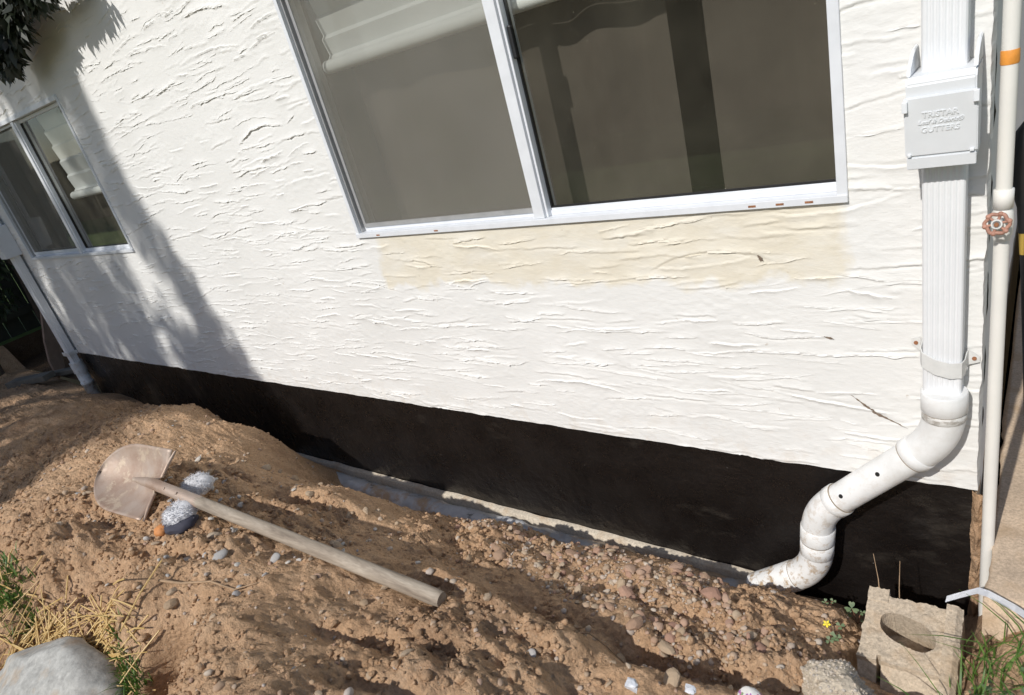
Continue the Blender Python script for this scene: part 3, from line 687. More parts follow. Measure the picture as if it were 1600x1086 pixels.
for p, w_, o_ in zip(path, wdt, off):
    o_ -= (p[0] - dx) * .30; q = Vector(p); n_ = Vector((0, -1)) if q.y > -.02 else (q - cen).normalized(); q2 = q + n_ * .0022
    vo.append([bm.verts.new((q.x, q.y, zc - w_ + o_)), bm.verts.new((q.x, q.y, zc + w_ + o_)), bm.verts.new((q2.x, q2.y, zc + w_ + o_)), bm.verts.new((q2.x, q2.y, zc - w_ + o_))])
for a_, b_ in zip(vo, vo[1:]):
    for k in range(4): bm.faces.new((a_[k], a_[(k + 1) % 4], b_[(k + 1) % 4], b_[k]))
bm.faces.new(vo[0]); bm.faces.new(vo[-1][::-1]); obj('band', bm, M['strap'], st)
for s in (-1, 1): tube('screw', M['rust'], st, [(dx + s * .056, -.022, zc + .006 - s * .0168), (dx + s * .056, -.0165, zc + .006 - s * .0168)], .0045, 10)
settle(ds, (dx, dy, .255))

dp = thing('drain_pipe', 'white plastic drain pipe with three elbows leading from downspout into the trench', 'drain pipe')
Y = -.060; rp = .0405
A0 = Vector((dx + .004, Y, .31)); A1 = Vector((dx + .006, Y, .185)); A2 = Vector((-.443, Y, -.118)); A3 = Vector((-.462, Y - .004, -.335)); A4 = Vector((-.66, Y - .02, -.47))
d12 = (A2 - A1).normalized(); d23 = (A3 - A2).normalized(); d34 = (A4 - A3).normalized()
tube('collar', M['pvc'], dp, [A0, A0 + (A1 - A0) * .02, A0 + Vector((0, 0, -.048)), A0 + Vector((0, 0, -.050))], [.0445, .0465, .0465, .0445], 40)
e1 = arc(A0 + Vector((0, 0, -.050)), A1, A1 + d12 * .075, 12); tube('elbow', M['pvc'], dp, e1, [.0435] * len(e1), 40)
tube('socket', M['pvc'], dp, [A1 + d12 * .070, A1 + d12 * .0715, A1 + d12 * .096, A1 + d12 * .098], [.0436, .0458, .0458, .0436], 40)
sp = tube('slanted_pipe', M['pvc'], dp, [A1 + d12 * .08, A2 - d12 * .06], rp, 40)
tube('socket', M['pvc'], dp, [A2 - d12 * .087, A2 - d12 * .085, A2 - d12 * .060, A2 - d12 * .058], [.0425, .0455, .0455, .0432], 40)
e2 = arc(A2 - d12 * .062, A2, A2 + d23 * .055, 12); tube('elbow', M['pvc'], dp, e2, [.0435] * len(e2), 40)
tube('coupling', M['pvc'], dp, [A2 + d23 * .052, A2 + d23 * .054, A2 + d23 * .098, A2 + d23 * .103, A2 + d23 * .104], [.0438, .0462, .0462, .045, .042], 40)
tube('coupling', M['pvc'], dp, [A2 + d23 * .105, A2 + d23 * .107, A2 + d23 * .150, A2 + d23 * .152], [.043, .0455, .0455, .0435], 40)
e3 = arc(A3 - d23 * .075, A3, A3 + d34 * .075, 12); tube('elbow', M['pvc'], dp, e3, [.0445] * len(e3), 40)
tube('socket', M['pvc'], dp, [A3 + d34 * .068, A3 + d34 * .070, A3 + d34 * .150, A3 + d34 * .22], [.0446, .0462, .0445, .044], 40)
tg = NT('glue_smear'); smear = tg.maprange(tg.noise(30, 6, .7, (1, 1, 3)), .46, .58, 0, 1)
gluem = tg.pbr(tg.mix(smear, (.66, .65, .62), (.36, .33, .29)), .5)
tube('glue_band', gluem, dp, [A0 + Vector((0, 0, -.052)), A0 + Vector((0, 0, -.053)), A0 + Vector((0, 0, -.071)), A0 + Vector((0, 0, -.072))], [.0436, .0446, .0446, .0436], 40)
grime = simple('joint_grime', (.30, .25, .19), .9, .3, 80)
for c_, d_, rr_ in ((A0 + Vector((0, 0, -.0505)), Vector((0, 0, -1)), .0440), (A1 + d12 * .0985, d12, .0442), (A2 - d12 * .0875, d12, .0432), (A2 + d23 * .1045, d23, .0440), (A3 + d34 * .0675, d34, .0449)):
    tube('joint', grime, dp, [c_ - d_ * .0012, c_ + d_ * .0012], rr_, 40)
outw = Vector((-.25, -1.0, .50)); outw = (outw - d12 * outw.dot(d12)).normalized()
hole_disc = simple('pipe_hole_shade', (.01, .01, .01), .9)  # black discs stand in for the shade inside the drilled holes
for t in (.42, .72):
    p = A1.lerp(A2, t) + outw * rp; tube('hole_disc', hole_disc, sp, [p - outw * .003, p + outw * .0006], .0058, 14)
settle(dp, A3)

ls = thing('downspout', 'white downspout in shade at the far left corner of the house', 'downspout')
lx, ly = -5.90, -.052
gutter_pipe('lower_pipe', M['gutter'], ls, lx, ly, -.10, .86, .078, .054)
gutter_pipe('upper_pipe', M['gutter'], ls, lx, ly - .002, .93, 2.38, .074, .050)
bm = bmesh.new(); prism(bm, [(-.012, .82), (-.118, .82), (-.136, 1.03), (-.012, 1.05)], lx - .065, lx + .065); bmesh.ops.bevel(bm, geom=bm.edges[:], offset=.003, segments=2, affect='EDGES'); obj('leaf_trap', bm, M['trap'], ls)
B('pipe_strap', M['strap'], ls, (lx - .075, lx + .075, -.086, -.082, .0, .03), (lx - .043, lx - .040, -.082, -.015, .0, .03), (lx + .040, lx + .043, -.082, -.015, .0, .03))
tube('collar', M['pvc'], ls, [(lx, ly, -.06), (lx, ly, -.15)], .048, 28); tube('drain_stub', M['pvc'], ls, [(lx, ly, -.15), (lx, ly, -.235), (lx, ly, -.236), (lx, ly, -.26), (lx, ly, -.261), (lx, ly, -.45)], [.0425, .0425, .046, .046, .042, .042], 28)
settle(ls, (lx, ly, -.4))

# ------------------------------------------------------------------ water pipe with valve
wp = thing('water_pipe', 'slim white upright water pipe with rusty valve at the house corner', 'water pipe')
px, py = -.058, -.028
tube('pipe', M['pipe'], wp, [(px, py, .74), (px, py, 2.3)], .0136, 24)
tube('pipe', M['pipe'], wp, [(px, py, -.62), (px, py, .66)], .0136, 24)
tube('coupling', M['pipe'], wp, [(px, py, .722), (px, py, .723), (px, py, .760), (px, py, .761)], [.0136, .0170, .0170, .0136], 24)
tube('valve_body', M['pipe'], wp, [(px, py, .655), (px, py, .67), (px, py, .695), (px, py, .715), (px, py, .722)], [.0136, .0175, .019, .0175, .0136], 24)
tube('tape', M['tape'], wp, [(px, py, .993), (px, py, .996), (px, py, 1.016), (px, py, 1.018)], [.0142, .0150, .0147, .0140], 20)
vn = Vector((-.10, -1.0, .12)).normalized(); vc = Vector((px - .002, py, .700))
tube('valve_stem', M['aludark'], wp, [vc, vc + vn * .052], .007, 14)
hub = vc + vn * .047
hw = bpy.data.objects.new('handwheel', None); COL.objects.link(hw); hw.parent = wp; hw['label'] = 'rusty six lobed valve handwheel'
ux = Vector((1, 0, 0)); ux = (ux - vn * ux.dot(vn)).normalized(); uy = vn.cross(ux)
ring = []
for k in range(48):
    t = 2 * math.pi * k / 48; r_ = .0192 + .0014 * math.cos(6 * t); ring.append(hub + (ux * math.cos(t) + uy * math.sin(t)) * r_)
bm = bmesh.new(); sweep(bm, ring + [ring[0]], .0036, 10, False, None, vn); obj('rim', bm, M['valve'], hw, True)
for k in range(6):
    t = 2 * math.pi * k / 6 + .26; d = ux * math.cos(t) + uy * math.sin(t)
    tube('spoke', M['valve'], hw, [hub + d * .008, hub + d * .0192], .0026, 8)
    bm = bmesh.new(); bmesh.ops.create_icosphere(bm, subdivisions=2, radius=.0052, matrix=Matrix.Translation(hub + d * .0200)); obj('lobe', bm, M['valve'], hw, True)
tube('nut', M['strap'], hw, [hub - vn * .004, hub + vn * .005], .0095, 18); tube('nut', M['rust'], hw, [hub + vn * .004, hub + vn * .009], .0045, 6, True, False)
settle(wp, (px, py, -.6))

# ------------------------------------------------------------------ shovel
sh = thing('shovel', 'round pointed shovel with rusty blade and long weathered wooden handle on the heap', 'shovel')
neck = Vector((-2.188, -1.003, .290)); hend = Vector((-1.064, -.903, .13))
tipd = Vector((-2.529, -1.051, .31)) - neck; lenb = .345
ax = tipd.normalized(); sdv = (Vector((-2.114, -.928, .35)) - Vector((-2.216, -1.089, .25))); sdv = (sdv - ax * sdv.dot(ax)).normalized(); nrm = ax.cross(sdv)
if nrm.z < 0: nrm = -nrm
NU, NV = 40, 27; U = np.linspace(0, 1, NU); V_ = np.linspace(-1, 1, NV)
Pb = np.zeros((NU, NV, 3))
for i, u in enumerate(U):
    wdt_ = .116 * (1 - .02 * u) if u < .45 else .116 * .991 * max(.0, 1 - ((u - .45) / .55) ** 2.2) ** .55
    for j, v in enumerate(V_):
        dish = -.040 * (1 - v * v) * math.sin(math.pi * min(1, u * .9 + .12)) + .012 * v * v
        dish += .020 * math.exp(-(v / .20) ** 2) * max(0, 1 - u * 2.6)     # socket fold
        dish += -.02 * u * u
        p = neck + ax * (lenb * u - .02 * (v * v) * (u < .02)) + sdv * (v * wdt_) + nrm * dish
        Pb[i, j] = p
me = grid_mesh('blade', Pb); o = link('blade', me, M['blade'], None, True); o.parent = sh
md = o.modifiers.new('thick', 'SOLIDIFY'); md.thickness = .003; md.offset = 0
for s in (-1, 1):      # rolled step at the shoulder
    q0 = Vector(Pb[0, NV // 2 + 3 * s]); q1 = Vector(Pb[0, -1 if s > 0 else 0])
    tube('foot_step', M['blade'], sh, [q0, q0.lerp(q1, .5) - nrm * .004, q1 - nrm * .012], [.006, .006, .004], 10)
hd = (hend - neck).normalized()
tube('socket', M['blade'], sh, [neck + ax * .11 + nrm * .006, neck + ax * .05 + nrm * .012, neck + nrm * .016, neck + hd * .10 + nrm * .016, neck + hd * .24 + nrm * .008], [.007, .014, .0180, .0182, .0188], 18)
hp = [neck + hd * .20 + nrm * .010, neck + hd * .5 + nrm * .002, neck + hd * .8, hend - hd * .02, hend]
tube('handle', M['wood'], sh, hp, [.0180, .0190, .0198, .0203, .0180], 20)
for k in (.09, .15):
    p_ = neck + hd * k + nrm * (.016 + .0175); tube('rivet', M['blade'], sh, [p_ - nrm * .003, p_ + nrm * .0025], .0042, 10)
settle(sh, neck)

# ------------------------------------------------------------------ fuzzy white bundle by the shovel neck
fb = thing('fabric_bundle', 'white fuzzy fabric bundle with dark trim and orange tip under the shovel handle', 'fabric')
fur = simple('white_fleece', (.64, .64, .66), .95, .2, 60); navy = simple('dark_trim', (.045, .045, .065), .8, .2, 40); orange = simple('orange_tip', (.58, .24, .08), .7, .2, 40)
def lump(name, mat, c, rad, seed, rot=0, sub=4, amp=.10):
    bm = bmesh.new(); bmesh.ops.create_icosphere(bm, subdivisions=sub, radius=1.0)
    for v in bm.verts:
        q = v.co.copy(); nz = float(fbm(np.array([q.x * 1.6 + seed]), np.array([q.y * 1.6 + q.z]), 151 + seed, 3)[0])
        v.co = q * (1 + amp * nz)
    bmesh.ops.transform(bm, matrix=Matrix.Translation(c) @ Matrix.Rotation(rot, 4, 'Z') @ Matrix.Diagonal((*rad, 1)), verts=bm.verts)
    return obj(name, bm, mat, fb, True)
gz0 = hs_at(-2.05, -.97)
c1 = Vector((-2.125, -.915, hs_at(-2.125, -.915) + .050)); c2 = Vector((-2.0, -1.035, hs_at(-2.0, -1.035) + .034)); c3 = Vector((-2.015, -1.098, hs_at(-2.015, -1.098) + .012))
l1 = lump('fleece', fur, c1, (.054, .048, .034), 1, .4); l2 = lump('fleece', fur, c2, (.050, .048, .033), 2, .6); lump('trim', navy, c2 + Vector((.016, -.022, -.020)), (.058, .044, .024), 3, .5)
lump('tip', orange, c3, (.022, .02, .016), 4, 0)
V = []; F = []
for c, rad, nf in ((c1, (.054, .048, .034), 1600), (c2, (.050, .048, .033), 1600)):
    for k in range(nf):
        d = Vector(rng.normal(0, 1, 3)).normalized()
        if d.z < -.2: continue
        p = c + Vector((d.x * rad[0], d.y * rad[1], d.z * rad[2])); t = (d * .6 + Vector((rng.normal(.2, .5), rng.normal(-.6, .5), rng.normal(-.1, .3)))).normalized()
        sv = t.cross(d).normalized() * .0012; L_ = rng.uniform(.006, .014); b0 = len(V)
        V += [p - sv, p + sv, p + t * L_]; F.append((b0, b0 + 1, b0 + 2))
o = link('fleece_fibre', mesh_from('fleece_fibre', V, F), fur); o.parent = fb; o['kind'] = 'stuff'
settle(fb, c2)

# ------------------------------------------------------------------ stones
def rock_mesh(name, sub, seed, flat=.65, ang=.25):
    r = np.random.default_rng(seed); bm = bmesh.new(); bmesh.ops.create_icosphere(bm, subdivisions=sub, radius=1.0)
    planes = [(Vector(r.normal(0, 1, 3)).normalized(), r.uniform(.55, .9)) for _ in range(9)]
    for v in bm.verts:
        q = v.co.normalized(); s = 1.0
        for pn, d in planes:
            c = q.dot(pn)
            if c > 0: s = min(s, d / c)
        s = .35 + .65 * s if s < 1 else 1
        v.co = q * s * (1 + r.normal(0, .03))
        v.co.x *= 1.15; v.co.z *= flat
    bmesh.ops.recalc_face_normals(bm, faces=bm.faces[:])
    me = bpy.data.meshes.new(name); bm.to_mesh(me); bm.free(); return me
ROCKS = {}
for kind in ('red', 'tan', 'grey'):
    ROCKS[kind] = []
    for k in range(6):
        me = rock_mesh(kind + '_stone', 2, 200 + 10 * k + len(kind), .6 if kind != 'grey' else .55); me.materials.append(M[kind]); ROCKS[kind].append(me)
        me.polygons.foreach_set('use_smooth', [kind == 'grey'] * len(me.polygons))
LAB = dict(red=('reddish_stone', 'reddish angular stone among the gravel of the trench bank', 'stone', 'reddish stones of the trench bank'),
           tan=('tan_stone', 'dusty tan stone half sunk in the loose soil', 'stone', 'tan stones in the loose soil'),
           grey=('grey_pebble', 'smooth pale grey pebble lying on the dirt heap', 'pebble', 'pale pebbles on the dirt heap'))
def put_stone(kind, x, y, s, sink=.25):
    nm, lb, ct, gp = LAB[kind]
    o = bpy.data.objects.new(nm, random.choice(ROCKS[kind])); COL.objects.link(o)
    o.location = (x, y, hs_at(x, y) + s * (.5 - sink)); o.scale = (s * random.uniform(.8, 1.25), s * random.uniform(.75, 1.1), s * random.uniform(.75, 1.15))
    o.rotation_euler = (random.gauss(0, .35), random.gauss(0, .35), random.uniform(0, 6.28)); tag(o, lb, ct, gp)
def in_bank():
    while True:
        x = rng.uniform(-1.75, -.34); y = rng.uniform(-.70, -.19)
        lo_, hi_ = -.42 - .22 * (x + 1.75) / 1.4, -.19 - .06 * (x + 1.75) / 1.4
        if lo_ - .06 < y < hi_ and float(fbm(np.array([x * 3.5]), np.array([y * 3.5]), 171, 2)[0]) > -.12: return x, y
for k in range(170): x, y = in_bank(); put_stone('red' if rng.random() < .72 else 'tan', x, y, float(np.clip(rng.lognormal(-4.42, .32), .007, .026)))
for k in range(95):
    x = rng.uniform(-2.7, -.35); y = rng.uniform(-1.3, -.45)
    put_stone('tan', x, y, float(np.clip(rng.lognormal(-4.55, .35), .006, .022)))
for k in range(75):
    if rng.random() < .6: x, y = rng.normal(-1.95, .3), rng.normal(-1.05, .14)
    else: x, y = rng.uniform(-3.2, -.7), rng.uniform(-1.3, -.45)
    put_stone('grey', x, y, float(np.clip(rng.lognormal(-4.65, .35), .005, .017)))
# small stuff: gravel and crumbs, joined
bmI = bmesh.new(); bmesh.ops.create_icosphere(bmI, subdivisions=2, radius=1.0); bmI.verts.ensure_lookup_table()
IV = np.array([v.co[:] for v in bmI.verts]); IF = np.array([[v.index for v in f.verts] for f in bmI.faces]); bmI.free()
bmI = bmesh.new(); bmesh.ops.create_icosphere(bmI, subdivisions=1, radius=1.0); IV1 = np.array([v.co[:] for v in bmI.verts]); IF1 = np.array([[v.index for v in f.verts] for f in bmI.faces]); bmI.free()
def scatter(name, mat, X, Yv, S, flat, seed, lift=.25, IV=IV, IF=IF):
    r = np.random.default_rng(seed); n_ = len(X); nv = len(IV)
    J = 1 + r.normal(0, .24 if nv < 20 else .10, (n_, nv, 1)); V = IV[None] * J * S[:, None, None] * np.stack([r.uniform(.8, 1.3, n_), r.uniform(.7, 1.1, n_), flat * r.uniform(.7, 1.2, n_)], -1)[:, None, :]
    a = r.uniform(0, 6.28, n_); ca, sa = np.cos(a)[:, None], np.sin(a)[:, None]; b_ = r.normal(0, .4, n_); cb, sb = np.cos(b_)[:, None], np.sin(b_)[:, None]
    x, y, z = V[..., 0], V[..., 1], V[..., 2]; y, z = y * cb - z * sb, y * sb + z * cb; x, y = x * ca - y * sa, x * sa + y * ca
    V = np.stack([x + X[:, None], y + Yv[:, None], z + (hs_arr(X, Yv) + S * lift)[:, None]], -1).reshape(-1, 3)
    F = (IF[None] + (np.arange(n_) * nv)[:, None, None]).reshape(-1, 3)
    o = link(name, raw_mesh(name, V, F), mat); o['kind'] = 'stuff'; return o
bx = []
while len(bx) < 1500: bx.append(in_bank())
bx = np.array(bx); ux_ = rng.uniform(-3.6, -.2, 1500); uy_ = rng.uniform(-1.42, -.16, 1500)
gxx = np.r_[bx[:, 0], ux_]; gyy = np.r_[bx[:, 1], uy_]
o = scatter('gravel', M['gravel'], gxx, gyy, np.clip(rng.lognormal(-5.35, .38, len(gxx)), .0022, .011), .7, 5); tag(o, 'small mixed gravel strewn over the excavated soil', 'gravel')
cx_ = rng.uniform(-4.2, -.15, 34000); cy_ = rng.uniform(-1.45, -.13, 34000)
kp = fbm(cx_ * 2.1, cy_ * 2.1, 101, 3) + rng.normal(0, .3, 34000) > -.12; cx_, cy_ = cx_[kp], cy_[kp]
o = scatter('soil_crumb', M['clod'], cx_, cy_, np.clip(rng.lognormal(-5.6, .58, len(cx_)), .0014, .0135), .75, 6, .12, IV1, IF1); tag(o, 'loose crumbs of dry brown soil over the heap', 'soil')

# ------------------------------------------------------------------ concrete block and other lumps near the corner
def block():
    W_, D_, Hh = .200, .232, .15
    bm = bmesh.new()
    NX, NY = 130, 140
    xs_ = np.linspace(-.5, .5, NX); ys_ = np.linspace(-.5, .5, NY); QX, QY = np.meshgrid(xs_, ys_)
    top = np.zeros_like(QX)
    # oval core (dips deep), raised rib on the right, raised ear at back left, chipped back edge
    e = (abs(QX + .03) / .29) ** 2.4 + (abs(QY - .13 + .20 * QX) / .165) ** 2.2
    core = e < 1
    top = np.where(core, -.115 + .02 * (QY > .16), 0)
    rib = QX > .335; top = np.where(rib, .020 - .012 * np.clip((QX - .44) / .06, 0, 1), top)
    ear = (QX < -.27) & (QY > .42); top = np.where(ear, .003, top)
    front = QY < -.26; top = np.where(front & ~rib, -.014 - .05 * np.clip((-.26 - QY) / .24, 0, 1), top)
    slit = (abs(QX + .275 + .02 * (QY + .36)) < .020) & (QY < -.20); top = np.where(slit, -.12, top)
    top = top + .0022 * fbm(QX * 9, QY * 9, 191, 4)
    Pq = np.stack([QX * W_, QY * D_, top], -1)
    Pq[-1, :, 1] += .004 * fbm(xs_ * 14, xs_ * 0, 193, 4) ; Pq[0, :, 1] += .004 * fbm(xs_ * 14, xs_ * 0, 195, 4)
    # push the back edge out where the ear stands
    bk = np.where(xs_ < -.27, .016, 0.0); Pq[-8:, :, 1] += bk[None, :] * np.linspace(0, 1, 8)[:, None]
    Pq[:, 0, 0] += .002 * fbm(ys_ * 12, ys_ * 0, 197, 3); Pq[:, -1, 0] += .002 * fbm(ys_ * 12, ys_ * 0, 199, 3)
    # skirt
    def ringed(P):
        R_ = np.concatenate([P[0, :], P[1:, -1], P[-1, -2::-1], P[-2:0:-1, 0]]); return R_
    ring = ringed(Pq)
    idx = np.arange(NX * NY).reshape(NY, NX); V = list(map(tuple, Pq.reshape(-1, 3))); F = [tuple(int(q) for q in f) for f in np.stack([idx[:-1, :-1], idx[:-1, 1:], idx[1:, 1:], idx[1:, :-1]], -1).reshape(-1, 4)]
    ri = np.concatenate([idx[0, :], idx[1:, -1], idx[-1, -2::-1], idx[-2:0:-1, 0]])
    n_ = len(ri); levels = 8; prev = ri
    for L_ in range(1, levels + 1):
        cur = []
        for k in range(n_):
            q = ring[k]; z = q[2] + (-Hh - q[2]) * L_ / levels
            j = 0.0; cur.append(len(V)); V.append((q[0] * (1 + j), q[1] * (1 + j), z))
        for k in range(n_): F.append((int(prev[k]), int(prev[(k + 1) % n_]), int(cur[(k + 1) % n_]), int(cur[k])))
        prev = cur
    return mesh_from('concrete_block', V, F)
o = link('concrete_block', block(), M['block']); o.location = (-.187, -.340, -.222); o.rotation_euler = (math.radians(11), math.radians(-2), math.radians(1))
tag(o, 'broken dusty concrete block with one oval core at the trench end', 'concrete block')
def lumpy(name, mat, loc, rad, seed, label, cat, sub=4, amp=.12, rot=0, smooth=True, facets=7):
    r = np.random.default_rng(seed); bm = bmesh.new(); bmesh.ops.create_icosphere(bm, subdivisions=sub, radius=1.0)
    planes = [(Vector(r.normal(0, 1, 3)).normalized(), r.uniform(.6, .88)) for _ in range(facets)]
    for v in bm.verts:
        q = v.co.normalized(); s = 1.0
        for pn, d in planes:
            c = q.dot(pn)
            if c > 0: s = min(s, d / c)
        nz = float(fbm(np.array([q.x * 2.3 + seed]), np.array([q.y * 2.3 + q.z * 1.7]), seed, 4)[0])
        v.co = q * (s * (1 + amp * nz))
    bmesh.ops.transform(bm, matrix=Matrix.Diagonal((*rad, 1)), verts=bm.verts)
    o = obj(name, bm, mat, None, smooth); o.location = loc; o.rotation_euler = (0, 0, rot); return tag(o, label, cat)
chunk = lumpy('concrete_chunk', M['chunk'], (-.285, -.575, -.205), (.115, .09, .10), 301, 'pebbly chunk of broken concrete in front of the concrete block', 'concrete', 5, .10, .4, False, 11)
vv = [v for v in chunk.data.vertices if v.normal.z > -.2]; PV = []; PF = []
for k in range(900):
    v = random.choice(vv); s_ = random.uniform(.0016, .0048); b0 = len(PV)
    PV += [tuple(np.array(v.co) + q * s_ * np.array([random.uniform(.7, 1.3), random.uniform(.7, 1.3), .8])) for q in IV1]; PF += [tuple(int(i) + b0 for i in f) for f in IF1]
o = link('aggregate', mesh_from('aggregate', PV, PF), mat_stone('exposed_aggregate', [(.52, .45, .36), (.44, .38, .31), (.58, .52, .44), (.40, .36, .32)])); o.parent = chunk; o['kind'] = 'stuff'
lumpy('concrete_chunk', M['block'], (-.155, -.505, -.27), (.085, .05, .055), 305, 'smaller smooth concrete piece wedged under the front of the block', 'concrete', 4, .05, .2)
lumpy('boulder', M['boulder'], (-1.985, -1.52, .03), (.27, .14, .135), 311, 'large grey boulder at the foot of the heap beside the straw', 'boulder', 5, .03, .35, True, 13)
# painted pebble with small flowers
t = NT('flower_print'); vor = t.n('ShaderNodeTexVoronoi'); vor.inputs['Scale'].default_value = 95; t.l(t.coord(), vor.inputs['Vector'])
hue = t.ramp(vor.outputs['Color'], [(.0, (.35, .12, .45)), (.35, (.60, .16, .22)), (.6, (.22, .16, .50)), (.8, (.25, .35, .16)), (1, (.62, .30, .40))])
dot = t.math('MULTIPLY', t.math('LESS_THAN', vor.outputs['Distance'], .42), t.math('GREATER_THAN', vor.outputs['Distance'], .12))
flower_m = t.pbr(t.mix(dot, (.72, .71, .68), hue), .5)
lumpy('painted_stone', flower_m, (-.418, -.722, -.075), (.028, .024, .022), 321, 'round white stone patterned with tiny purple and red flowers', 'stone', 4, .03, 0, True, 3)
foil = simple('crumpled_foil', (.62, .64, .68), .3, .3, 60, .6)
lumpy('plastic_scrap', foil, (-.592, -.872, .055), (.020, .016, .014), 331, 'crumpled white plastic scrap in the soil at the bottom edge', 'scrap', 2, .3, 0, False, 9)
lumpy('plastic_scrap', foil, (-.505, -.80, .0), (.014, .010, .008), 335, 'tiny white scrap between crumpled plastic and flowered stone', 'scrap', 2, .3, 0, False, 9)

# white plastic strip lying over the slab edge
bm = bmesh.new(); sp_ = [(-.122, -.262, -.128), (-.095, -.248, -.118), (-.064, -.232, -.108), (-.045, -.231, -.112), (-.022, -.236, -.118), (.005, -.246, -.122), (.03, -.262, -.124), (.08, -.29, -.128)]
wv_ = Vector((.15, .75, .65)).normalized() * .0075
lo = [bm.verts.new(Vector(p) - wv_) for p in sp_]; hi = [bm.verts.new(Vector(p) + wv_) for p in sp_]
for k in range(len(sp_) - 1): bm.faces.new((lo[k], lo[k + 1], hi[k + 1], hi[k]))
bmesh.ops.solidify(bm, geom=bm.faces[:], thickness=.001); tag(obj('plastic_strip', bm, M['ribbon']), 'bent white plastic strip lying in the grass across the slab edge', 'strip')

# black handled yellow tool leaning at the side wall
tl = thing('garden_tool', 'black grip of a yellow tool leaning beside the shaded side wall', 'tool')
gp = [(-.030, .50, .48), (-.032, .50, .55), (-.042, .50, .61), (-.044, .50, .68), (-.036, .50, .74), (-.020, .50, .775), (.01, .50, .782)]
tube('grip', M['black'], tl, gp, [.014, .017, .024, .026, .024, .018, .012], 16)
tube('ferrule', M['yellow'], tl, [(-.030, .50, .482), (-.026, .498, .42)], [.013, .012], 14)
tube('shaft', M['black'], tl, [(-.026, .498, .42), (-.012, .49, .2), (.01, .48, -.14)], [.011, .011, .011], 14)
settle(tl, (.01, .48, -.14))

# ------------------------------------------------------------------ plants, grass, straw, twigs
def blades(name, mat, pts, hmin, hmax, wd, seed, lean=.5, lie=0.0):
    r = np.random.default_rng(seed); V = []; F = []
    for (x, y, z) in pts:
        a = r.uniform(0, 6.28); h = r.uniform(hmin, hmax); l = abs(r.normal(0, lean)) * h; d = Vector((math.cos(a), math.sin(a), 0)); s = Vector((-d.y, d.x, 0)) * wd * r.uniform(.6, 1.3)
        up_ = h * (1 - lie * r.uniform(.7, 1)); b0 = len(V); base = Vector((x, y, z - .004))
        for k, (tt, ww) in enumerate(((0, 1), (.4, .85), (.75, .55), (1, .06))):
            c = base + d * (l * tt ** 1.7) + Vector((0, 0, up_ * (tt - .25 * tt ** 3)))
            V += [c - s * ww, c + s * ww]
        for k in range(3): F.append((b0 + 2 * k, b0 + 2 * k + 1, b0 + 2 * k + 3, b0 + 2 * k + 2))
    o = link(name, mesh_from(name, V, F), mat, None, True); o['kind'] = 'stuff'; return o
pts = []
for k in range(900):
    x = rng.uniform(-.10, .30); y = rng.uniform(-.85, -.27) + .04 * x
    if x < -.06 and rng.random() < .5: continue
    pts.append((x, y, hs_at(x, y)))
tag(blades('grass_patch', M['grass'], pts, .03, .11, .0022, 41, .8), 'straggly green grass beside the block and slab', 'grass')
pts = []
for k in range(700):
    x, y = rng.normal(-1.72, .06), rng.normal(-1.42, .03); pts.append((x, y, hs_at(x, y)))
for k in range(420):
    x, y = rng.normal(-2.40, .07), rng.normal(-1.445, .03); pts.append((x, y, hs_at(x, y)))
for k in range(2500):
    x, y = rng.uniform(-3.4, -1.2), rng.uniform(-2.2, -1.58); pts.append((x, y, hs_at(x, y)))
tag(blades('grass_patch', M['grass'], pts, .02, .07, .0022, 43, .7), 'short green grass at the foot of the heap around the boulder', 'grass')
# flat weeds among the right grass
V = []; F = []
for k in range(260):
    x, y = rng.uniform(-.085, .22), rng.uniform(-.80, -.38); z = hs_at(x, y) + rng.uniform(.008, .035); c = Vector((x, y, z)); a = rng.uniform(0, 6.28)
    d = Vector((math.cos(a), math.sin(a), rng.normal(0, .3))); s = Vector((-d.y, d.x, rng.normal(0, .3))); L_ = rng.uniform(.006, .014); b0 = len(V)
    V += [c, c + d * L_ * .6 + s * L_ * .42, c + d * L_ * 1.25, c + d * L_ * .6 - s * L_ * .42]; F.append((b0, b0 + 1, b0 + 2, b0 + 3))
o = link('weed_leaf', mesh_from('weed_leaf', V, F), M['clover']); o['kind'] = 'stuff'; tag(o, 'small round weed leaves under the grass right of the block', 'weeds')
# straw
def sticks(name, mat, L, label, cat):
    bm = bmesh.new()
    for p0, p1, r_, bend in L:
        p0, p1 = Vector(p0), Vector(p1); mid = (p0 + p1) / 2 + Vector(bend); sweep(bm, [p0, p0.lerp(mid, .6) * 1.0, mid, mid.lerp(p1, .5), p1], r_, 5)
    o = obj(name, bm, mat); o['kind'] = 'stuff'; return tag(o, label, cat)
L = []
for k in range(520):
    q = rng.random()
    x, y = (rng.normal(-1.88, .10), rng.normal(-1.385, .04)) if q < .45 else (rng.normal(-2.15, .13), rng.normal(-1.47, .05))
    a = rng.normal(.5, .6) if q < .45 else rng.uniform(0, 6.28); l = rng.uniform(.04, .16)
    dxx, dyy = math.cos(a) * l / 2, math.sin(a) * l / 2
    za, zb_ = hs_at(x - dxx, y - dyy), hs_at(x + dxx, y + dyy); zm = hs_at(x, y); up_ = max(0, zm - (za + zb_) / 2)
    if abs(za - zb_) > l * .9: continue
    hgt = rng.uniform(.002, .022) + up_
    L.append(((x - dxx, y - dyy, za + hgt), (x + dxx, y + dyy, zb_ + hgt), rng.uniform(.0011, .0026), (0, 0, rng.uniform(0, .008))))
sticks('straw', M['straw'], L, 'scattered golden straw beside the grey boulder', 'straw')
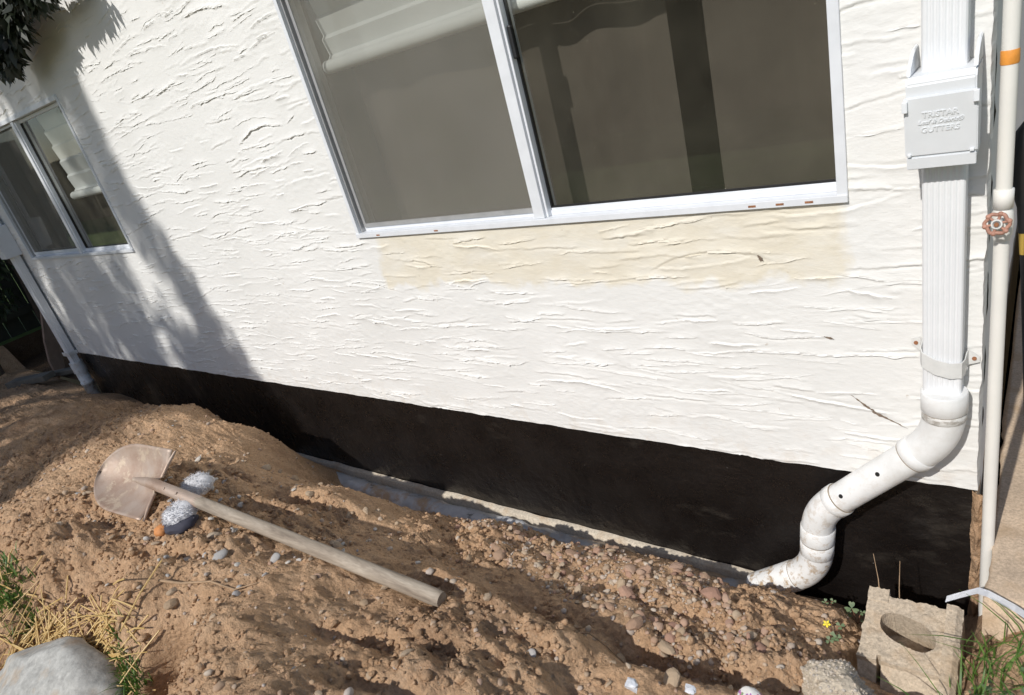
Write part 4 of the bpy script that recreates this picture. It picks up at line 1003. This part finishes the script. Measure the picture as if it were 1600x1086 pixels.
# a few named twigs and roots
def twig(pts, r_, label):
    bm = bmesh.new(); sweep(bm, pts, [r_ * (1 - .6 * i / (len(pts) - 1)) for i in range(len(pts))], 6); tag(obj('twig', bm, M['twig'], None, True), label, 'twig')
def surf(x, y, d=.004): return (x, y, hs_at(x, y) + d)
twig([surf(-1.74, -1.23), surf(-1.68, -1.205, .012), surf(-1.60, -1.165, .01), surf(-1.52, -1.15, .008), surf(-1.46, -1.115, .006)], .004, 'long dry root lying on the heap above the straw')
twig([surf(-.83, -.74), surf(-.80, -.725, .02), surf(-.77, -.71, .02), surf(-.735, -.70, .008)], .0028, 'short pale twig in the dark hollow behind the ridge')
twig([(-.262, -.235, -.24), (-.272, -.20, -.18), (-.288, -.165, -.13)], .0016, 'thin dry stalk leaning left behind the block')
twig([(-.222, -.225, -.24), (-.226, -.20, -.19), (-.228, -.17, -.13)], .0016, 'thin dry stalk standing upright behind the block')
# clovers
def clover(base, heads, label, flower=False):
    t = thing('clover_plant', label, 'plant')
    bx_, by_, bz_ = base
    for (hx, hy_, hz_, s) in heads:
        h = Vector(base) + Vector((hx, hy_, hz_)); tube('stem', M['stem'], t, [base, Vector(base).lerp(h, .6) + Vector((0, 0, .008)), h], .0011, 6)
        bm = bmesh.new()
        for k in range(3):
            a = 2.09 * k + hx * 40; d = Vector((math.cos(a), math.sin(a) * .75, .45 * math.sin(a) + .12)); sd_ = Vector((-math.sin(a), math.cos(a) * .75, .45 * math.cos(a)))
            pl = [h, h + d * s * .55 + sd_ * s * .42, h + d * s * .95 + sd_ * s * .45, h + d * s * 1.12 + sd_ * s * .2, h + d * s * .93, h + d * s * 1.12 - sd_ * s * .2, h + d * s * .95 - sd_ * s * .45, h + d * s * .55 - sd_ * s * .42]
            bm.faces.new([bm.verts.new(p) for p in pl])
        obj('leaf', bm, M['clover'], t)
    if flower:
        h = Vector(base) + Vector((-.012, -.01, .045)); tube('stem', M['stem'], t, [base, h], .001, 6); bm = bmesh.new()
        for k in range(5):
            a = 1.257 * k; d = Vector((math.cos(a), math.sin(a) * .8, .5 * math.sin(a))); s2 = Vector((-math.sin(a), math.cos(a) * .8, .5 * math.cos(a)))
            bm.faces.new([bm.verts.new(p) for p in (h, h + d * .006 + s2 * .003, h + d * .0105, h + d * .006 - s2 * .003)])
        obj('flower', bm, M['petal'], t)
    settle(t, base)
clover(surf(-.335, -.170, -.002), [(-.010, -.005, .062, .017), (-.022, -.002, .035, .013), (.012, .01, .04, .009), (.02, -.01, .028, .008)], 'clover with red stems at the trench lip behind the block')
clover(surf(-.352, -.335, -.002), [(-.016, .01, .022, .010), (.008, -.02, .02, .012), (.014, .012, .026, .010), (-.002, -.035, .018, .010), (.016, -.03, .03, .009)], 'clover with one yellow flower left of the block', True)
clover(surf(-.40, -.175, -.002), [(-.012, .0, .016, .009), (.006, .008, .018, .008)], 'tiny clover sprout in the soil right of the drain elbow')

# ------------------------------------------------------------------ far left: boards, fence, hedge
def board(p, dims, rot, mat, label, nm='wooden_board'):
    bm = bmesh.new(); box(bm, -dims[0] / 2, dims[0] / 2, -dims[1] / 2, dims[1] / 2, -dims[2] / 2, dims[2] / 2, bevel=.004); o = obj(nm, bm, mat); o.location = p; o.rotation_euler = rot; return tag(o, label, 'board')
graywood = simple('grey_timber', (.16, .145, .12), .9, .3, 12, .4)
board((-6.75, -.20, -.225), (.5, .11, .05), (0, -.05, .35), graywood, 'grey timber offcut lying behind the far end of the heap')
board((-6.55, .03, -.25), (.45, .07, .04), (0, 0, .5), graywood, 'thin grey board beside the far left downspout')
bm = bmesh.new(); cp = [(-6.88, .06, -.34), (-6.93, .10, -.18), (-6.98, .17, .0), (-7.0, .21, .14), (-7.0, .22, .24)]
for (a, b), (w0, w1) in zip(zip(cp, cp[1:]), ((.05, .08), (.08, .09), (.09, .06), (.06, .02))):
    bm.faces.new([bm.verts.new(q) for q in ((a[0] + w0, a[1] - w0, a[2]), (a[0] - w0, a[1] + w0, a[2]), (b[0] - w1, b[1] + w1, b[2]), (b[0] + w1, b[1] - w1, b[2]))])
bmesh.ops.remove_doubles(bm, verts=bm.verts, dist=.001); bmesh.ops.solidify(bm, geom=bm.faces[:], thickness=.015)
tag(obj('curved_panel', bm, simple('brown_panel', (.34, .22, .16), .8, .2, 10)), 'brown curved panel leaning behind the far left downspout', 'panel')
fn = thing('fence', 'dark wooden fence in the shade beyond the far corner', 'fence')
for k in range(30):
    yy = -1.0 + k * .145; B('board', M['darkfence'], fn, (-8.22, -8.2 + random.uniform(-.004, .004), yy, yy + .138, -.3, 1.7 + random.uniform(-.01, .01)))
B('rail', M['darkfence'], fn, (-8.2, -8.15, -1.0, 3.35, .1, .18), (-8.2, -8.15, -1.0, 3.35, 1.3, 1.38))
settle(fn, (-8.2, 1, -.3))
bf = thing('fence', 'long brown board fence across the lawn facing the house', 'fence')
bme = bpy.data.meshes.new('board'); bm = bmesh.new(); box(bm, -.07, .07, -.01, .01, -.1, 1.75); bm.to_mesh(bme); bm.free(); bme.materials.append(M['fence'])
for k in range(285):
    o = bpy.data.objects.new('board', bme); COL.objects.link(o); o.parent = bf; o.location = (-36 + k * .146, random.uniform(-.006, .006), random.uniform(-.012, .012))
B('rail', M['fence'], bf, (-36, 5.5, .012, .06, .2, .29), (-36, 5.5, .012, .06, 1.3, 1.39)); bf.location = (0, -6.6, 0)

# ------------------------------------------------------------------ trees
def leaves(clumps, seed, l0=.05, l1=.10):
    r = np.random.default_rng(seed); Vs = []
    for (c, rad, n_) in clumps:
        d = r.normal(0, 1, (n_, 3)); d /= np.linalg.norm(d, axis=1)[:, None]; q = np.array(c) + d * np.array(rad) * (r.random((n_, 1)) ** .45)
        t = np.stack([r.normal(0, .45, n_), r.normal(0, .45, n_), -np.abs(r.normal(.8, .35, n_))], -1); t /= np.linalg.norm(t, axis=1)[:, None]
        s = np.cross(t, r.normal(0, 1, (n_, 3))); s /= np.linalg.norm(s, axis=1)[:, None]
        L_ = r.uniform(l0, l1, (n_, 1)); W_ = L_ * r.uniform(.16, .24, (n_, 1))
        Vs.append(np.stack([q, q + t * L_ * .45 + s * W_, q + t * L_, q + t * L_ * .45 - s * W_], 1).reshape(-1, 3))
    V = np.concatenate(Vs); return V, np.arange(len(V)).reshape(-1, 4)
r_ = np.random.default_rng(99)
# tall tree behind the fence, whose crown shades the far end of the wall
tt = thing('tree', 'tall leafy tree on the lawn before the board fence', 'tree')
bm = bmesh.new(); sweep(bm, [(-7.6, -5.2, -.2), (-7.55, -5.15, 1.5), (-7.4, -5.1, 3.2), (-7.1, -5.0, 5.0), (-6.9, -5.0, 6.6)], [.20, .17, .13, .09, .03], 12)
obj('trunk', bm, M['bark'], tt, True)
for lm in ([(-7.45, -5.1, 2.8), (-6.4, -5.0, 3.6), (-5.3, -4.9, 4.2), (-4.5, -4.8, 4.6)], [(-7.4, -5.1, 3.2), (-8.4, -5.0, 4.2), (-9.2, -4.8, 4.9)], [(-7.1, -5.0, 4.8), (-6.0, -5.0, 5.6), (-5.0, -4.9, 5.9)], [(-7.2, -5.0, 4.3), (-8.1, -5.0, 5.4), (-8.6, -4.8, 6.0)]):
    bm = bmesh.new(); sweep(bm, lm, [.07 * (1 - .75 * i / (len(lm) - 1)) for i in range(len(lm))], 8); obj('limb', bm, M['bark'], tt, True)
SL = -SUN.z / SUN.y; SXX = SUN.x / SUN.y; cl = []
def crown_at(xw, zw, rad, n_):
    s_ = r_.uniform(4.2, 5.8); cl.append(((xw - SXX * s_, -s_, zw + SL * s_), rad, n_))
edge_x = lambda z: np.interp(z, [-1, -.3, 0, .45, .75, 1.2, 1.9, 2.6], [-2.9, -3.15, -3.33, -3.47, -3.62, -3.74, -3.66, -3.6])
for k in range(250):
    z = r_.uniform(-1.0, 2.7); x = edge_x(z) - .3 - abs(r_.uniform(0, 1)) * 5.5; crown_at(x, z, (.20, .26, .52), 230)
for z in np.linspace(-1.0, 2.7, 22): crown_at(edge_x(z) - .16 + r_.normal(0, .09), z, (.11, .2, .34), 130)
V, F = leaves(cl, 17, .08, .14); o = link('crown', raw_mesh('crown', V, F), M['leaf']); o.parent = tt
settle(tt, (-7.6, -5.2, -.1))
# small dark tree beside the far corner; one bough hangs before the wall
tr = thing('tree', 'dark leafy bough of a small tree hanging into the top left corner', 'tree')
bm = bmesh.new(); sweep(bm, [(-7.3, -1.7, -.2), (-7.25, -1.6, .8), (-7.1, -1.5, 1.8), (-6.8, -1.3, 2.7)], [.09, .075, .06, .03], 10); obj('trunk', bm, M['bark'], tr, True)
bm = bmesh.new(); sweep(bm, [(-7.1, -1.5, 1.8), (-6.0, -1.1, 2.6), (-4.9, -.6, 2.75), (-4.1, -.25, 2.5), (-3.6, -.18, 2.12)], [.04, .03, .022, .015, .006], 8); obj('limb', bm, M['bark'], tr, True)
cl = [((-7 + r_.normal(0, .35), -1.5 + r_.normal(0, .25), 2.6 + r_.normal(0, .4)), (.3, .3, .3), 300) for k in range(14)]
cl += [((-5.6, -.95, 2.75), (.4, .25, .2), 350), ((-4.7, -.5, 2.75), (.35, .2, .18), 350)]
cl += [((-3.80, -.17, 2.03), (.27, .05, .20), 2300), ((-3.34, -.17, 1.99), (.26, .05, .07), 700), ((-4.0, -.16, 1.88), (.15, .05, .12), 500)]
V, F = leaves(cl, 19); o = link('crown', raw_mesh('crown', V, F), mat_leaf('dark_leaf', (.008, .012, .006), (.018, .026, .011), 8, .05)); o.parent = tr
settle(tr, (-7.3, -1.7, -.1))
# hedge beyond the far corner
hg = thing('hedge', 'dark green hedge in shade at the far left edge', 'hedge')
bm = bmesh.new()
for k in range(5): sweep(bm, [(-7.6, -.2 + k * .5, -.3), (-7.6, -.2 + k * .5 + .05, .5), (-7.55, -.2 + k * .5, 1.1)], [.03, .02, .01], 6)
obj('trunk', bm, M['bark'], hg)
cl = [((-7.65 + r_.normal(0, .12), r_.uniform(-.3, 2.6), r_.uniform(-.1, 1.6)), (.28, .3, .3), 300) for k in range(34)]
V, F = leaves(cl, 23); o = link('crown', raw_mesh('crown', V, F), M['leaf']); o.parent = hg
settle(hg, (-7.6, 1, -.3))
